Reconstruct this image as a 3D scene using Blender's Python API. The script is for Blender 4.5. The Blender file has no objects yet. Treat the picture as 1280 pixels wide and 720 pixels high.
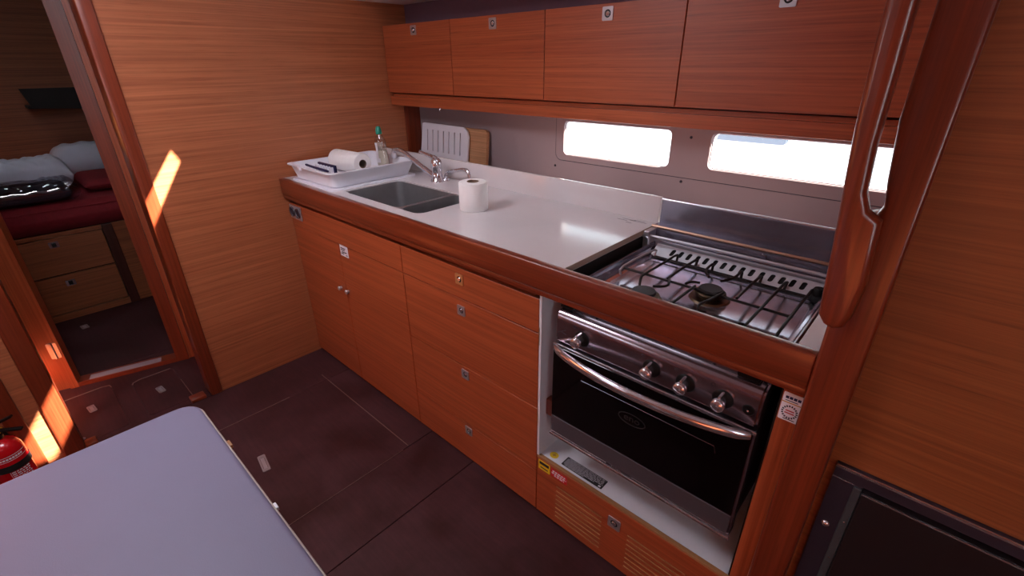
import bpy, bmesh, math, random
from mathutils import Vector, Matrix
from mathutils.geometry import tessellate_polygon

random.seed(7)
S = bpy.context.scene
C = S.collection

# ------------------------------------------------------------------ camera
cam_d = bpy.data.cameras.new('camera')
cam_d.sensor_width = 36.0
cam_d.lens = 36.0 * 589.46 / 1280.0
cam_d.clip_start = 0.02
cam_d.clip_end = 200
cam = bpy.data.objects.new('camera', cam_d)
C.objects.link(cam)
_r = Vector((0.73424985, 0.67880995, -0.00970634))
_u = Vector((-0.2851767, 0.32137959, 0.90298915))
_f = Vector((-0.61607744, 0.66025163, -0.42955369))
cam.matrix_world = Matrix(((_r.x, _u.x, -_f.x, 2.2592), (_r.y, _u.y, -_f.y, -0.8830),
                           (_r.z, _u.z, -_f.z, 1.3835), (0, 0, 0, 1)))
S.camera = cam

# ------------------------------------------------------------------ sky, sun, daylight openings, added fill lamps
w = bpy.data.worlds.new('sky')
S.world = w
w.use_nodes = True
bg = w.node_tree.nodes['Background']
bg.inputs[0].default_value = (0.80, 0.90, 1.0, 1)
bg.inputs[1].default_value = 5.0

SUN = Vector((-1.0, -0.87, -1.2))
sd = bpy.data.lights.new('sun', 'SUN')
sd.energy = 75.0
sd.angle = math.radians(0.55)
sd.color = (1.0, 0.92, 0.80)
so = bpy.data.objects.new('sun', sd)
so.rotation_euler = SUN.to_track_quat('-Z', 'Y').to_euler()
so.location = (3, 3, 4)
C.objects.link(so)


def area(name, loc, target, sx, sy, power, col):
    d = bpy.data.lights.new(name, 'AREA')
    d.shape = 'RECTANGLE'
    d.size, d.size_y = sx, sy
    d.energy = power
    d.color = col
    o = bpy.data.objects.new(name, d)
    o.location = loc
    o.rotation_euler = (Vector(target) - Vector(loc)).to_track_quat('-Z', 'Y').to_euler()
    C.objects.link(o)
    return o


area('deck_hatch_daylight', (0.80, -0.85, 1.93), (0.80, -0.85, 0), 0.52, 0.52, 10.5, (0.98, 0.88, 0.99))
area('saloon_fill', (-0.05, -2.55, 1.42), (0.5, 0.6, 1.1), 1.5, 0.28, 2.8, (0.98, 0.88, 0.99))  # added fill lamp, unseen, to brighten the hull wall and galley fronts
area('companionway_daylight', (3.55, -1.75, 1.45), (0.3, -0.6, 0.9), 0.65, 0.8, 2.4, (0.95, 0.88, 1.0))

area('cabin_fill', (-1.60, -0.85, 1.93), (-1.60, -0.85, 0), 0.28, 0.28, 0.4, (0.92, 0.92, 1.0))  # added unseen lamp that brightens the berth

S.view_settings.view_transform = 'Standard'
S.view_settings.look = 'None'
S.view_settings.gamma = 1.0
S.view_settings.use_curve_mapping = False
S.view_settings.exposure = 0.1


# ------------------------------------------------------------------ materials
def srgb(r, g, b):
    def f(c):
        c /= 255.0
        return c / 12.92 if c <= 0.04045 else ((c + 0.055) / 1.055) ** 2.4
    return (f(r), f(g), f(b), 1.0)


MAT = {}


def newmat(name):
    m = bpy.data.materials.new(name)
    m.use_nodes = True
    nt = m.node_tree
    b = nt.nodes['Principled BSDF']
    MAT[name] = m
    return m, nt, b


def N(nt, t, **kw):
    n = nt.nodes.new(t)
    for k, v in kw.items():
        setattr(n, k, v)
    return n


def ramp(nt, fac, stops):
    r = N(nt, 'ShaderNodeValToRGB')
    e = r.color_ramp.elements
    while len(e) < len(stops):
        e.new(0.5)
    for i, (p, c) in enumerate(stops):
        e[i].position = p
        e[i].color = c
    nt.links.new(fac, r.inputs[0])
    return r.outputs[0]


def noise(nt, vec, scale, detail=4, rough=0.55):
    n = N(nt, 'ShaderNodeTexNoise')
    n.inputs['Scale'].default_value = scale
    n.inputs['Detail'].default_value = detail
    n.inputs['Roughness'].default_value = rough
    if vec is not None:
        nt.links.new(vec, n.inputs['Vector'])
    return n.outputs['Fac']


def mapping(nt, sc):
    tc = N(nt, 'ShaderNodeTexCoord')
    mp = N(nt, 'ShaderNodeMapping')
    mp.inputs['Scale'].default_value = sc
    nt.links.new(tc.outputs['Object'], mp.inputs['Vector'])
    return mp.outputs[0]


def mix(nt, a, b, fac, mode='MIX'):
    m = N(nt, 'ShaderNodeMix', data_type='RGBA', blend_type=mode)
    if isinstance(fac, (int, float)):
        m.inputs[0].default_value = fac
    else:
        nt.links.new(fac, m.inputs[0])
    for i, v in ((6, a), (7, b)):
        if isinstance(v, tuple):
            m.inputs[i].default_value = v
        else:
            nt.links.new(v, m.inputs[i])
    return m.outputs[2]


def wood(name, axis, light, dark, rough=0.38, coat=0.0, across=70, contrast=0.8):
    m, nt, b = newmat(name)

    def sc(al, ac):
        v = [ac, ac, ac]
        v['xyz'.index(axis)] = al
        return tuple(v)
    n1 = noise(nt, mapping(nt, sc(0.9, across)), 1.0, 5, 0.6)
    n2 = noise(nt, mapping(nt, sc(0.5, 5)), 1.0, 3, 0.5)
    n3 = noise(nt, mapping(nt, sc(7, 320)), 1.0, 3, 0.6)
    n4 = noise(nt, mapping(nt, sc(1.6, 150)), 1.0, 3, 0.6)
    lo, hi = 0.5 - 0.2 / contrast, 0.5 + 0.2 / contrast
    c = ramp(nt, n1, [(max(0, lo), dark), (min(1, hi), light)])
    mid = tuple((light[i] + dark[i]) / 2 for i in range(3)) + (1,)
    c = mix(nt, c, mid, ramp(nt, n2, [(0.35, (0, 0, 0, 1)), (0.65, (0.55, 0.55, 0.55, 1))]))
    fine = ramp(nt, n4, [(0.3, (0.72, 0.70, 0.68, 1)), (0.62, (1.08, 1.08, 1.08, 1))])
    c = mix(nt, c, fine, 1.0, 'MULTIPLY')
    fleck = ramp(nt, n3, [(0.30, (0.62, 0.58, 0.55, 1)), (0.42, (1, 1, 1, 1))])
    c = mix(nt, c, fleck, 0.8, 'MULTIPLY')
    nt.links.new(c, b.inputs['Base Color'])
    b.inputs['Roughness'].default_value = rough
    b.inputs['Coat Weight'].default_value = coat
    b.inputs['Coat Roughness'].default_value = 0.18
    bp = N(nt, 'ShaderNodeBump')
    bp.inputs['Strength'].default_value = 0.06
    bp.inputs['Distance'].default_value = 0.002
    nt.links.new(n4, bp.inputs['Height'])
    nt.links.new(bp.outputs[0], b.inputs['Normal'])
    return m


VL, VD = srgb(184, 94, 55), srgb(150, 66, 36)
for ax in 'xyz':
    wood('veneer_' + ax, ax, VL, VD)
    wood('solid_' + ax, ax, srgb(140, 60, 33), srgb(106, 39, 20), 0.30, 0.35, 22)
wood('bulkhead_veneer', 'y', srgb(192, 116, 76), srgb(158, 86, 54), 0.42)
wood('post_shaded', 'z', srgb(84, 38, 26), srgb(60, 26, 18), 0.4)  # solid wood darkened, the shade in the cabin put into its colour
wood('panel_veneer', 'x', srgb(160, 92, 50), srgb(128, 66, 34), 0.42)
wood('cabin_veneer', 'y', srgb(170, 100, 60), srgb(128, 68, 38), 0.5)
wood('plywood', 'x', srgb(190, 140, 95), srgb(140, 92, 55), 0.5)
wood('board_wood', 'x', srgb(206, 156, 116), srgb(176, 124, 86), 0.5)


def plain(name, col, rough=0.5, metal=0.0, var=0.0, scale=8, coat=0.0, bump=0.0, bscale=300, spec=None):
    m, nt, b = newmat(name)
    b.inputs['Base Color'].default_value = col
    b.inputs['Roughness'].default_value = rough
    b.inputs['Metallic'].default_value = metal
    b.inputs['Coat Weight'].default_value = coat
    if spec is not None:
        b.inputs['Specular IOR Level'].default_value = spec
    if var:
        n = noise(nt, mapping(nt, (1, 1, 1)), scale, 5, 0.6)
        a = tuple(max(0, c * (1 - var)) for c in col[:3]) + (1,)
        d = tuple(min(1, c * (1 + var)) for c in col[:3]) + (1,)
        nt.links.new(ramp(nt, n, [(0.32, a), (0.68, d)]), b.inputs['Base Color'])
    if bump:
        n = noise(nt, mapping(nt, (1, 1, 1)), bscale, 2, 0.5)
        bp = N(nt, 'ShaderNodeBump')
        bp.inputs['Strength'].default_value = bump
        bp.inputs['Distance'].default_value = 0.002
        nt.links.new(n, bp.inputs['Height'])
        nt.links.new(bp.outputs[0], b.inputs['Normal'])
    return m


plain('worktop_white', srgb(216, 208, 209), 0.16, 0, 0.03, 5)
plain('white_laminate', srgb(222, 220, 226), 0.4, 0, 0.04, 14)
plain('white_plastic', srgb(232, 232, 240), 0.35)
plain('board_plastic', srgb(232, 228, 236), 0.5)
plain('paper', srgb(240, 236, 234), 0.9, 0, 0.02, 60, 0, 0.25, 500)
plain('slab_tan', srgb(176, 156, 142), 0.6)
plain('cardboard', srgb(128, 104, 88), 0.9)
plain('hull_liner', srgb(150, 132, 136), 0.6, 0, 0.03, 4, 0, 0.05, 900)
plain('headliner', srgb(226, 224, 226), 0.7)
plain('side_vinyl', srgb(110, 78, 92), 0.7, 0, 0.05, 30)
plain('floor_base', srgb(26, 14, 14), 0.6)
plain('black_plastic', srgb(9, 8, 10), 0.5, 0, 0, 8, 0, 0, 1, 0.25)
plain('black_rubber', srgb(12, 12, 13), 0.7)
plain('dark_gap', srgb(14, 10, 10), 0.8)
plain('chrome', srgb(222, 220, 226), 0.14, 0.88)
plain('latch_metal', srgb(185, 178, 182), 0.3, 0.7)
plain('latch_brass', srgb(205, 160, 110), 0.35, 0.6)
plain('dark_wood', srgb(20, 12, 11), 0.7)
plain('strip_grey', srgb(160, 150, 160), 0.5)
plain('brass', srgb(196, 156, 132), 0.3, 0.8)
plain('brushed_steel', srgb(205, 202, 208), 0.32, 0.78, 0.08, 3)
plain('sink_steel', srgb(150, 148, 150), 0.38, 0.72, 0.06, 20)
plain('dull_steel', srgb(138, 134, 148), 0.26, 0.8, 0.15, 12)
plain('iron', srgb(46, 38, 36), 0.45, 0.7)
plain('burner_cap', srgb(26, 25, 28), 0.5)
plain('burner_brass', srgb(110, 92, 74), 0.4, 1.0, 0.2, 60)
plain('oven_glass', srgb(5, 4, 5), 0.07, 0, 0, 8, 0, 0, 1, 0.5)
plain('oven_steel', srgb(158, 142, 150), 0.2, 0.93, 0.06, 6)
plain('hob_steel', srgb(205, 202, 214), 0.17, 0.92, 0.12, 14)
plain('strip_steel', srgb(205, 202, 208), 0.4, 0.6)
plain('logo_grey', srgb(34, 30, 34), 0.5)
plain('glass_grey', srgb(74, 68, 74), 0.4)
plain('label_yellow', srgb(226, 192, 30), 0.5)
plain('label_red', srgb(200, 28, 44), 0.5)
plain('label_black', srgb(22, 20, 22), 0.5)
plain('label_white', srgb(232, 228, 234), 0.5)
plain('ink_dark', srgb(40, 36, 50), 0.6)
plain('ink_white', srgb(215, 212, 220), 0.6)
plain('ink_red', srgb(190, 70, 80), 0.6)
plain('ink_gold', srgb(190, 140, 60), 0.6)
plain('table_grey', srgb(120, 117, 142), 0.55, 0, 0.02, 6, 0, 0.12, 420)
plain('edge_dim', srgb(112, 86, 78), 0.6)
plain('edge_white', srgb(180, 165, 155), 0.5)
plain('ext_red', srgb(190, 14, 26), 0.22, 0, 0, 8, 0.4)
plain('navy', srgb(30, 28, 70), 0.4)
plain('cap_green', srgb(20, 132, 108), 0.4)
plain('red_fabric', srgb(136, 26, 36), 0.85, 0, 0.12, 40, 0, 0.3, 900)
plain('white_linen', srgb(206, 208, 222), 0.85, 0, 0.04, 9, 0, 0.2, 700)
plain('navy_fabric', srgb(24, 24, 44), 0.8, 0, 0.3, 20)
plain('fridge_dark', srgb(46, 37, 39), 0.3, 0.3)
plain('fridge_frame', srgb(62, 54, 66), 0.32, 0.4)
plain('gasket', srgb(58, 62, 66), 0.6)
plain('boat_white', srgb(236, 238, 240), 0.35)
plain('boat_grey', srgb(92, 104, 118), 0.35)
plain('dish_liquid', srgb(214, 208, 196), 0.12, 0, 0.05, 10)


def floor_material():
    m, nt, b = newmat('floor_laminate')
    n = noise(nt, mapping(nt, (1, 1, 1)), 4.5, 6, 0.6)
    n2 = noise(nt, mapping(nt, (6, 90, 1)), 1.0, 4, 0.6)
    c = ramp(nt, n, [(0.36, srgb(56, 28, 28)), (0.64, srgb(76, 44, 47))])
    c = mix(nt, c, ramp(nt, n2, [(0.3, (0.85, 0.85, 0.85, 1)), (0.7, (1.08, 1.08, 1.08, 1))]), 1.0, 'MULTIPLY')
    nt.links.new(c, b.inputs['Base Color'])
    r = ramp(nt, n, [(0.35, (0.42, 0.42, 0.42, 1)), (0.65, (0.6, 0.6, 0.6, 1))])
    nt.links.new(r, b.inputs['Roughness'])
    b.inputs['Specular IOR Level'].default_value = 0.2


floor_material()


def pane_material(name, tint, gloss=0.06):
    m, nt, b = newmat(name)
    nt.nodes.remove(b)
    out = nt.nodes['Material Output']
    t = N(nt, 'ShaderNodeBsdfTransparent')
    t.inputs[0].default_value = tint
    g = N(nt, 'ShaderNodeBsdfGlossy')
    g.inputs['Roughness'].default_value = 0.03
    mx = N(nt, 'ShaderNodeMixShader')
    mx.inputs[0].default_value = gloss
    nt.links.new(t.outputs[0], mx.inputs[1])
    nt.links.new(g.outputs[0], mx.inputs[2])
    nt.links.new(mx.outputs[0], out.inputs[0])


pane_material('window_glass', (0.94, 0.97, 0.96, 1))
pane_material('clear_film', (0.80, 0.82, 0.86, 1), 0.16)
pane_material('clear_bottle', (0.90, 0.88, 0.84, 1), 0.12)


# ------------------------------------------------------------------ mesh helpers
BASE = {}


def tag(o, label=None, cat=None, group=None, kind=None):
    if label:
        o['label'] = label
    if cat:
        o['category'] = cat
    if group:
        o['group'] = group
    if kind:
        o['kind'] = kind
    return o


def thing(name, loc, label, cat, group=None):
    o = bpy.data.objects.new(name, None)
    o.empty_display_size = 0.05
    o.location = loc
    C.objects.link(o)
    BASE[o] = Vector(loc)
    return tag(o, label, cat, group)


def link_mesh(name, me, parent=None, base=None):
    o = bpy.data.objects.new(name, me)
    C.objects.link(o)
    if parent is not None:
        o.parent = parent
        BASE[o] = BASE[parent]
    else:
        o.location = base or (0, 0, 0)
        BASE[o] = Vector(base or (0, 0, 0))
    return o


def obj(name, bm, mat, parent=None, base=None, smooth=False):
    """One mesh object; vertices are given in world coordinates."""
    off = BASE[parent] if parent is not None else Vector(base or (0, 0, 0))
    bmesh.ops.translate(bm, vec=-off, verts=bm.verts)
    bmesh.ops.recalc_face_normals(bm, faces=bm.faces)
    me = bpy.data.meshes.new(name)
    bm.to_mesh(me)
    bm.free()
    me.materials.append(MAT[mat])
    if smooth:
        for p in me.polygons:
            p.use_smooth = True
        try:
            me.set_sharp_from_angle(angle=math.radians(smooth if smooth is not True else 40))
        except Exception:
            pass
    return link_mesh(name, me, parent, base)


def struct(name, bm, mat, smooth=False, label=None):
    o = obj(name, bm, mat, None, None, smooth)
    return tag(o, label, None, None, 'structure')


def B():
    return bmesh.new()


def box(bm, x0, x1, y0, y1, z0, z1, bev=0.0, seg=2, M=None):
    co = [(x, y, z) for x in (x0, x1) for y in (y0, y1) for z in (z0, z1)]
    vs = [bm.verts.new(c) for c in co]
    fs = []
    for idx in ((0, 1, 3, 2), (4, 6, 7, 5), (0, 4, 5, 1), (2, 3, 7, 6), (0, 2, 6, 4), (1, 5, 7, 3)):
        fs.append(bm.faces.new([vs[i] for i in idx]))
    if bev > 0:
        es = set()
        for f in fs:
            es.update(f.edges)
        r = bmesh.ops.bevel(bm, geom=list(es), offset=bev, segments=seg, affect='EDGES', profile=0.5)
        vs = list({v for f in r['faces'] for v in f.verts} | {v for v in vs if v.is_valid})
    if M is not None:
        for v in vs:
            v.co = M @ v.co
    return bm


def rbox(*a, **k):
    return box(B(), *a, **k)


def rrect(x0, x1, y0, y1, r, n=5):
    pts = []
    for cx, cy, a0 in ((x1 - r, y1 - r, 0), (x0 + r, y1 - r, 90), (x0 + r, y0 + r, 180), (x1 - r, y0 + r, 270)):
        for i in range(n + 1):
            a = math.radians(a0 + 90 * i / n)
            pts.append((cx + r * math.cos(a), cy + r * math.sin(a)))
    return pts


def plate(bm, outer, holes, fn, w0, w1):
    """Slab with holes: (u, v) outlines, thickness from w0 to w1, placed by fn(u, v, w)."""
    loops = [list(outer)] + [list(h) for h in holes]
    flat = [p for l in loops for p in l]
    tris = tessellate_polygon([[Vector((p[0], p[1], 0)) for p in l] for l in loops])
    a = [bm.verts.new(fn(p[0], p[1], w0)) for p in flat]
    b = [bm.verts.new(fn(p[0], p[1], w1)) for p in flat]
    for t in tris:
        try:
            bm.faces.new([a[i] for i in t])
            bm.faces.new([b[i] for i in reversed(t)])
        except ValueError:
            pass
    k = 0
    for l in loops:
        n = len(l)
        for i in range(n):
            j = (i + 1) % n
            bm.faces.new((a[k + i], a[k + j], b[k + j], b[k + i]))
        k += n
    return bm


def XY(u, v, w):
    return (u, v, w)


def XZ(u, v, w):
    return (u, w, v)


def YZ(u, v, w):
    return (w, u, v)


def tube(bm, pts, r, n=10, closed=False, cap=True):
    P = [Vector(p) for p in pts]
    m = len(P)
    rs = r if isinstance(r, (list, tuple)) else [r] * m
    T = []
    for i in range(m):
        if closed:
            t = P[(i + 1) % m] - P[(i - 1) % m]
        else:
            t = P[min(i + 1, m - 1)] - P[max(i - 1, 0)]
        T.append(t.normalized())
    ref = Vector((0, 0, 1)) if abs(T[0].z) < 0.9 else Vector((1, 0, 0))
    nrm = T[0].cross(ref).normalized()
    rings = []
    for i in range(m):
        nrm = (nrm - T[i] * nrm.dot(T[i])).normalized()
        bi = T[i].cross(nrm)
        rings.append([bm.verts.new(P[i] + (nrm * math.cos(2 * math.pi * k / n) + bi * math.sin(2 * math.pi * k / n)) * rs[i])
                      for k in range(n)])
    for i in range(m if closed else m - 1):
        A, D = rings[i], rings[(i + 1) % m]
        for k in range(n):
            bm.faces.new((A[k], A[(k + 1) % n], D[(k + 1) % n], D[k]))
    if cap and not closed:
        bm.faces.new(rings[0][::-1])
        bm.faces.new(rings[-1])
    return bm


def arc(pts, k=5):
    """Catmull-Rom smoothing of a polyline."""
    P = [Vector(p) for p in pts]
    out = []
    for i in range(len(P) - 1):
        p0, p1, p2, p3 = P[max(i - 1, 0)], P[i], P[i + 1], P[min(i + 2, len(P) - 1)]
        for j in range(k):
            t = j / k
            out.append(0.5 * ((2 * p1) + (-p0 + p2) * t + (2 * p0 - 5 * p1 + 4 * p2 - p3) * t * t
                              + (-p0 + 3 * p1 - 3 * p2 + p3) * t ** 3))
    out.append(P[-1])
    return out


def lathe(bm, prof, M=None, n=24):
    """Revolve (r, z) profile about local z, placed by matrix M."""
    M = M or Matrix()
    rings = []
    for r, z in prof:
        if r < 1e-6:
            rings.append([bm.verts.new(M @ Vector((0, 0, z)))])
        else:
            rings.append([bm.verts.new(M @ Vector((r * math.cos(2 * math.pi * k / n), r * math.sin(2 * math.pi * k / n), z)))
                          for k in range(n)])
    for A, D in zip(rings, rings[1:]):
        if len(A) == 1 and len(D) == 1:
            continue
        if len(A) == 1:
            for k in range(n):
                bm.faces.new((A[0], D[(k + 1) % n], D[k]))
        elif len(D) == 1:
            for k in range(n):
                bm.faces.new((A[k], A[(k + 1) % n], D[0]))
        else:
            for k in range(n):
                bm.faces.new((A[k], A[(k + 1) % n], D[(k + 1) % n], D[k]))
    return bm


def loft(bm, rings, cap0=False, cap1=False):
    R = [[bm.verts.new(p) for p in r] for r in rings]
    n = len(R[0])
    for A, D in zip(R, R[1:]):
        for k in range(n):
            bm.faces.new((A[k], A[(k + 1) % n], D[(k + 1) % n], D[k]))
    if cap0:
        bm.faces.new(R[0][::-1])
    if cap1:
        bm.faces.new(R[-1])
    return bm


def inset(pts, d):
    n = len(pts)
    area2 = sum(pts[i][0] * pts[(i + 1) % n][1] - pts[(i + 1) % n][0] * pts[i][1] for i in range(n))
    sg = 1 if area2 > 0 else -1
    out = []
    for i in range(n):
        p, q, r = Vector(pts[i - 1]), Vector(pts[i]), Vector(pts[(i + 1) % n])
        e1, e2 = (q - p).normalized(), (r - q).normalized()
        n1, n2 = Vector((-e1.y, e1.x)) * sg, Vector((-e2.y, e2.x)) * sg
        m = (n1 + n2)
        m = m / max(0.5, m.length_squared / 2) if m.length > 1e-6 else n1
        out.append(tuple(q + m * d))
    return out


def round_slab(bm, outline, y0, y1, r):
    """Upright board in the x-z plane with its front and back edges rounded."""
    front = []
    for k in range(4):
        a = k / 3 * math.pi / 2
        front.append([(u, y0 + r * (1 - math.sin(a)), v) for u, v in inset(outline, r * (1 - math.cos(a)))])
    front.reverse()                       # k = 3 lies on the front face, k = 0 on the rim
    back = [[(u, y0 + y1 - y, v) for u, y, v in rg] for rg in reversed(front)]
    return loft(bm, front + back, True, True)


def T(x, y, z):
    return Matrix.Translation((x, y, z))


def axis_m(loc, d):
    return T(*loc) @ Vector(d).to_track_quat('Z', 'Y').to_matrix().to_4x4()


FRONT = (0, -1, 0)


def text_mesh(bm, s, size, M):
    cu = bpy.data.curves.new('lettering', 'FONT')
    cu.body = s
    cu.size = size
    cu.align_x = 'CENTER'
    cu.align_y = 'CENTER'
    cu.extrude = 0.0004
    o = bpy.data.objects.new('lettering', cu)
    me = bpy.data.meshes.new_from_object(o)
    me.transform(M)
    bm.from_mesh(me)
    bpy.data.objects.remove(o)
    bpy.data.curves.remove(cu)
    bpy.data.meshes.remove(me)


# ------------------------------------------------------------------ room shell
HC = 1.95                      # coachroof height
ZF = -0.01                     # cabin sole


def slit_corner(y, z):
    t = (HC - z) / 1.2
    return (t, y + 0.87 * t)


# floor with its separate panels
fl = struct('floor', rbox(-2.6, 3.7, -2.6, 0.82, -0.08, ZF - 0.009), 'floor_base')


def floor_panel(x0, x1, y0, y1, r=0.0):
    bm = B()
    g = 0.0015
    if r:
        plate(bm, rrect(x0 + g, x1 - g, y0 + g, y1 - g, r), [], XY, ZF - 0.0085, ZF)
    else:
        box(bm, x0 + g, x1 - g, y0 + g, y1 - g, ZF - 0.0085, ZF, 0.0008, 1)
    return obj('floor_panel', bm, 'floor_laminate', fl)


floor_panel(0.0, 0.289, -1.35, 0.1)
main_hatch = floor_panel(0.289, 0.960, -1.35, -0.112)
floor_panel(0.289, 0.960, -0.112, 0.1)
floor_panel(0.960, 1.212, -1.35, 0.1)
floor_panel(1.212, 2.30, -1.35, 0.1)
floor_panel(2.30, 3.7, -1.35, 0.1)
floor_panel(0.0, 3.7, -2.6, -1.35)
# passage sole: two lift-out panels and their surround
ph_a = floor_panel(-0.40, -0.045, -0.775, -0.60, 0.02)
ph_b = floor_panel(-0.465, -0.045, -1.03, -0.845, 0.02)
_s = B()
plate(_s, [(-0.62, -1.10), (0.0, -1.10), (0.0, -0.46), (-0.62, -0.46)],
      [rrect(-0.40, -0.045, -0.775, -0.60, 0.02), rrect(-0.465, -0.045, -1.03, -0.845, 0.02)], XY, ZF - 0.0085, ZF - 0.0003)
obj('floor_panel', _s, 'floor_laminate', fl)
cab_floor = floor_panel(-2.45, -0.62, -1.6, 0.3)


def edge_strip(pts, w=0.003):
    bm = B()
    tube(bm, [(p[0], p[1], ZF + 0.0004) for p in pts], w / 2, 6)
    return obj('edge_strip', bm, 'edge_dim', main_hatch)


edge_strip([(0.235, -0.112), (0.955, -0.112)], 0.0035)
edge_strip([(-0.398, -0.61), (-0.400, -0.74), (-0.39, -0.768), (-0.37, -0.774)], 0.0045)
edge_strip([(-0.25, -0.60), (-0.06, -0.60)], 0.003)
edge_strip([(-0.463, -1.02), (-0.465, -0.88), (-0.455, -0.85), (-0.43, -0.846)], 0.0045)
edge_strip([(0.289, -0.30), (0.289, -0.60)], 0.002)
edge_strip([(0.960, -0.14), (0.960, -0.75)], 0.002)


def floor_latch(x, y, ang, parent, L=0.062, W=0.028):
    M = T(x, y, ZF) @ Matrix.Rotation(ang, 4, 'Z')
    bm = B()
    plate(bm, rrect(-L / 2, L / 2, -W / 2, W / 2, 0.006, 3), [rrect(-L * 0.36, L * 0.36, -W * 0.28, W * 0.28, 0.004, 3)],
          lambda u, v, w_: M @ Vector((u, v, w_)), -0.001, 0.0025)
    f = obj('floor_latch', bm, 'latch_metal', parent)
    bm = B()
    box(bm, -L * 0.34, L * 0.34, -W * 0.24, W * 0.24, -0.001, 0.0014, 0.0005, 1, M)
    obj('latch_tongue', bm, 'brushed_steel', f)
    return f


floor_latch(0.616, -0.546, -0.15, main_hatch, 0.098, 0.028)
floor_latch(-0.229, -0.69, 0.1, ph_a, 0.06, 0.028)
floor_latch(-0.298, -0.94, 0.1, ph_b, 0.06, 0.028)
floor_latch(-1.28, -0.83, 0.1, cab_floor, 0.06, 0.035)
floor_latch(-0.085, -1.01, 0.6, ph_b, 0.035, 0.025)

# ceiling: coachroof with a deck hatch, plus a slit shaped for the sun patches and an added cabin hatch, lower side deck over the galley
bm = B()
slit = [slit_corner(-0.402, 1.089), slit_corner(-0.379, 1.038), slit_corner(-1.09, 0.0), slit_corner(-1.232, 0.0)]  # unseen opening, traced back from the sun patches on the bulkhead
fill_hatch = rrect(-1.75, -1.45, -1.0, -0.7, 0.04)  # unseen opening added to go with the cabin lamp
hatch = rrect(0.53, 1.07, -1.12, -0.58, 0.05)
plate(bm, [(-2.6, -2.6), (3.7, -2.6), (3.7, 0.45), (-2.6, 0.45)], [slit, hatch, fill_hatch], XY, HC, HC + 0.012)
box(bm, -2.6, 3.7, 0.45, 0.462, 1.655, HC + 0.012)
box(bm, -2.6, 3.7, 0.462, 0.90, 1.655, 1.667)
struct('ceiling', bm, 'headliner')
bm = B()
plate(bm, hatch, [], XY, HC + 0.004, HC + 0.01)
struct('window_3', bm, 'window_glass')
bm = B()
plate(bm, fill_hatch, [], XY, HC + 0.004, HC + 0.01)
struct('window_6', bm, 'window_glass')  # pane of the added cabin opening

# left bulkhead with the doorway
bm = B()
DOOR = [(-1.0, -0.05), (-0.535, -0.05), (-0.535, 1.80), (-1.0, 1.80)]
plate(bm, [(-2.6, -0.08), (-1.0, -0.08), (-1.0, 1.80), (-0.535, 1.80), (-0.535, -0.08), (0.82, -0.08), (0.82, HC), (-2.6, HC)],
      [], YZ, -0.03, 0.0)
wl = struct('wall_left', bm, 'bulkhead_veneer')
# corner strip of darker wood where the bulkhead meets the hull
struct('trim_1', rbox(0.0, 0.010, 0.703, 0.80, 0.86, 1.30, 0.002), 'solid_z')
# jambs of the doorway
bm = B()
box(bm, -0.085, 0.012, -0.540, -0.492, ZF, 1.86, 0.006, 3)
struct('trim_2', bm, 'solid_z', 40)
bm = B()
box(bm, -0.10, 0.012, -1.062, -1.0, ZF, 1.86, 0.006, 3)
struct('trim_3', bm, 'solid_z', 40)
struct('trim_4', rbox(-0.10, 0.012, -1.0, -0.54, 1.80, 1.86, 0.006, 3), 'solid_y', 40)
# second post left of the doorway and sill pieces
bm = B()
box(bm, -0.01, 0.016, -1.165, -1.112, ZF, HC, 0.005, 3)
struct('trim_5', bm, 'solid_z', 40)
struct('trim_6', rbox(-0.045, 0.005, -0.62, -0.56, ZF, 0.006, 0.003), 'solid_y', 40)
struct('trim_7', rbox(-0.045, 0.005, -1.0, -0.96, ZF, 0.006, 0.003), 'solid_y', 40)

# angled inner bulkhead with the cabin doorway
PA = Vector((-0.437, -0.51, 0))
PB = Vector((-0.579, -1.005, 0))
DD = (PB - PA).normalized()
NN = Vector((-DD.y, DD.x, 0))            # towards the saloon (+x)
if NN.x < 0:
    NN = -NN


def IN(u, v, w_):
    q = PA + DD * u + NN * w_
    return (q.x, q.y, v)


bm = B()
plate(bm, [(-0.95, -0.05), (0.052, -0.05), (0.052, 1.86), (0.462, 1.86), (0.462, -0.05), (1.3, -0.05), (1.3, HC), (-0.95, HC)],
      [], IN, -0.05, 0.0)
struct('wall_cabin', bm, 'veneer_z')
bm = B()
plate(bm, [(0.0, ZF), (0.054, ZF), (0.054, 1.86), (0.0, 1.86)], [], IN, -0.055, 0.010)
d1 = struct('door_1', bm, 'solid_z', 40, 'dark wooden frame of the cabin doorway')
bm = B()
plate(bm, [(0.455, ZF), (0.487, ZF), (0.487, 1.86), (0.455, 1.86)], [], IN, -0.055, 0.012)
obj('door_post', bm, 'veneer_z', d1)
bm = B()
plate(bm, [(0.0, 1.86), (0.487, 1.86), (0.487, 1.90), (0.0, 1.90)], [], IN, -0.055, 0.012)
obj('door_head', bm, 'solid_y', d1)
bm = B()
plate(bm, [(0.054, ZF - 0.005), (0.487, ZF - 0.005), (0.487, 0.012), (0.054, 0.012)], [], IN, -0.055, 0.010)
sill = obj('sill', bm, 'solid_y', d1)
bm = B()
plate(bm, [(0.12, 0.010), (0.41, 0.010), (0.41, 0.0145), (0.12, 0.0145)], [], IN, -0.035, 0.006)
obj('sill_strip', bm, 'strip_grey', sill)
bm = B()
plate(bm, rrect(0.462, 0.498, 0.165, 0.245, 0.004, 2), [], IN, 0.010, 0.016)
hg = obj('hinge', bm, 'latch_metal', d1)
bm = B()
tube(bm, [IN(0.48, 0.165, 0.018), IN(0.48, 0.245, 0.018)], 0.005, 8)
obj('hinge_pin', bm, 'brushed_steel', hg, None, True)

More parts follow.
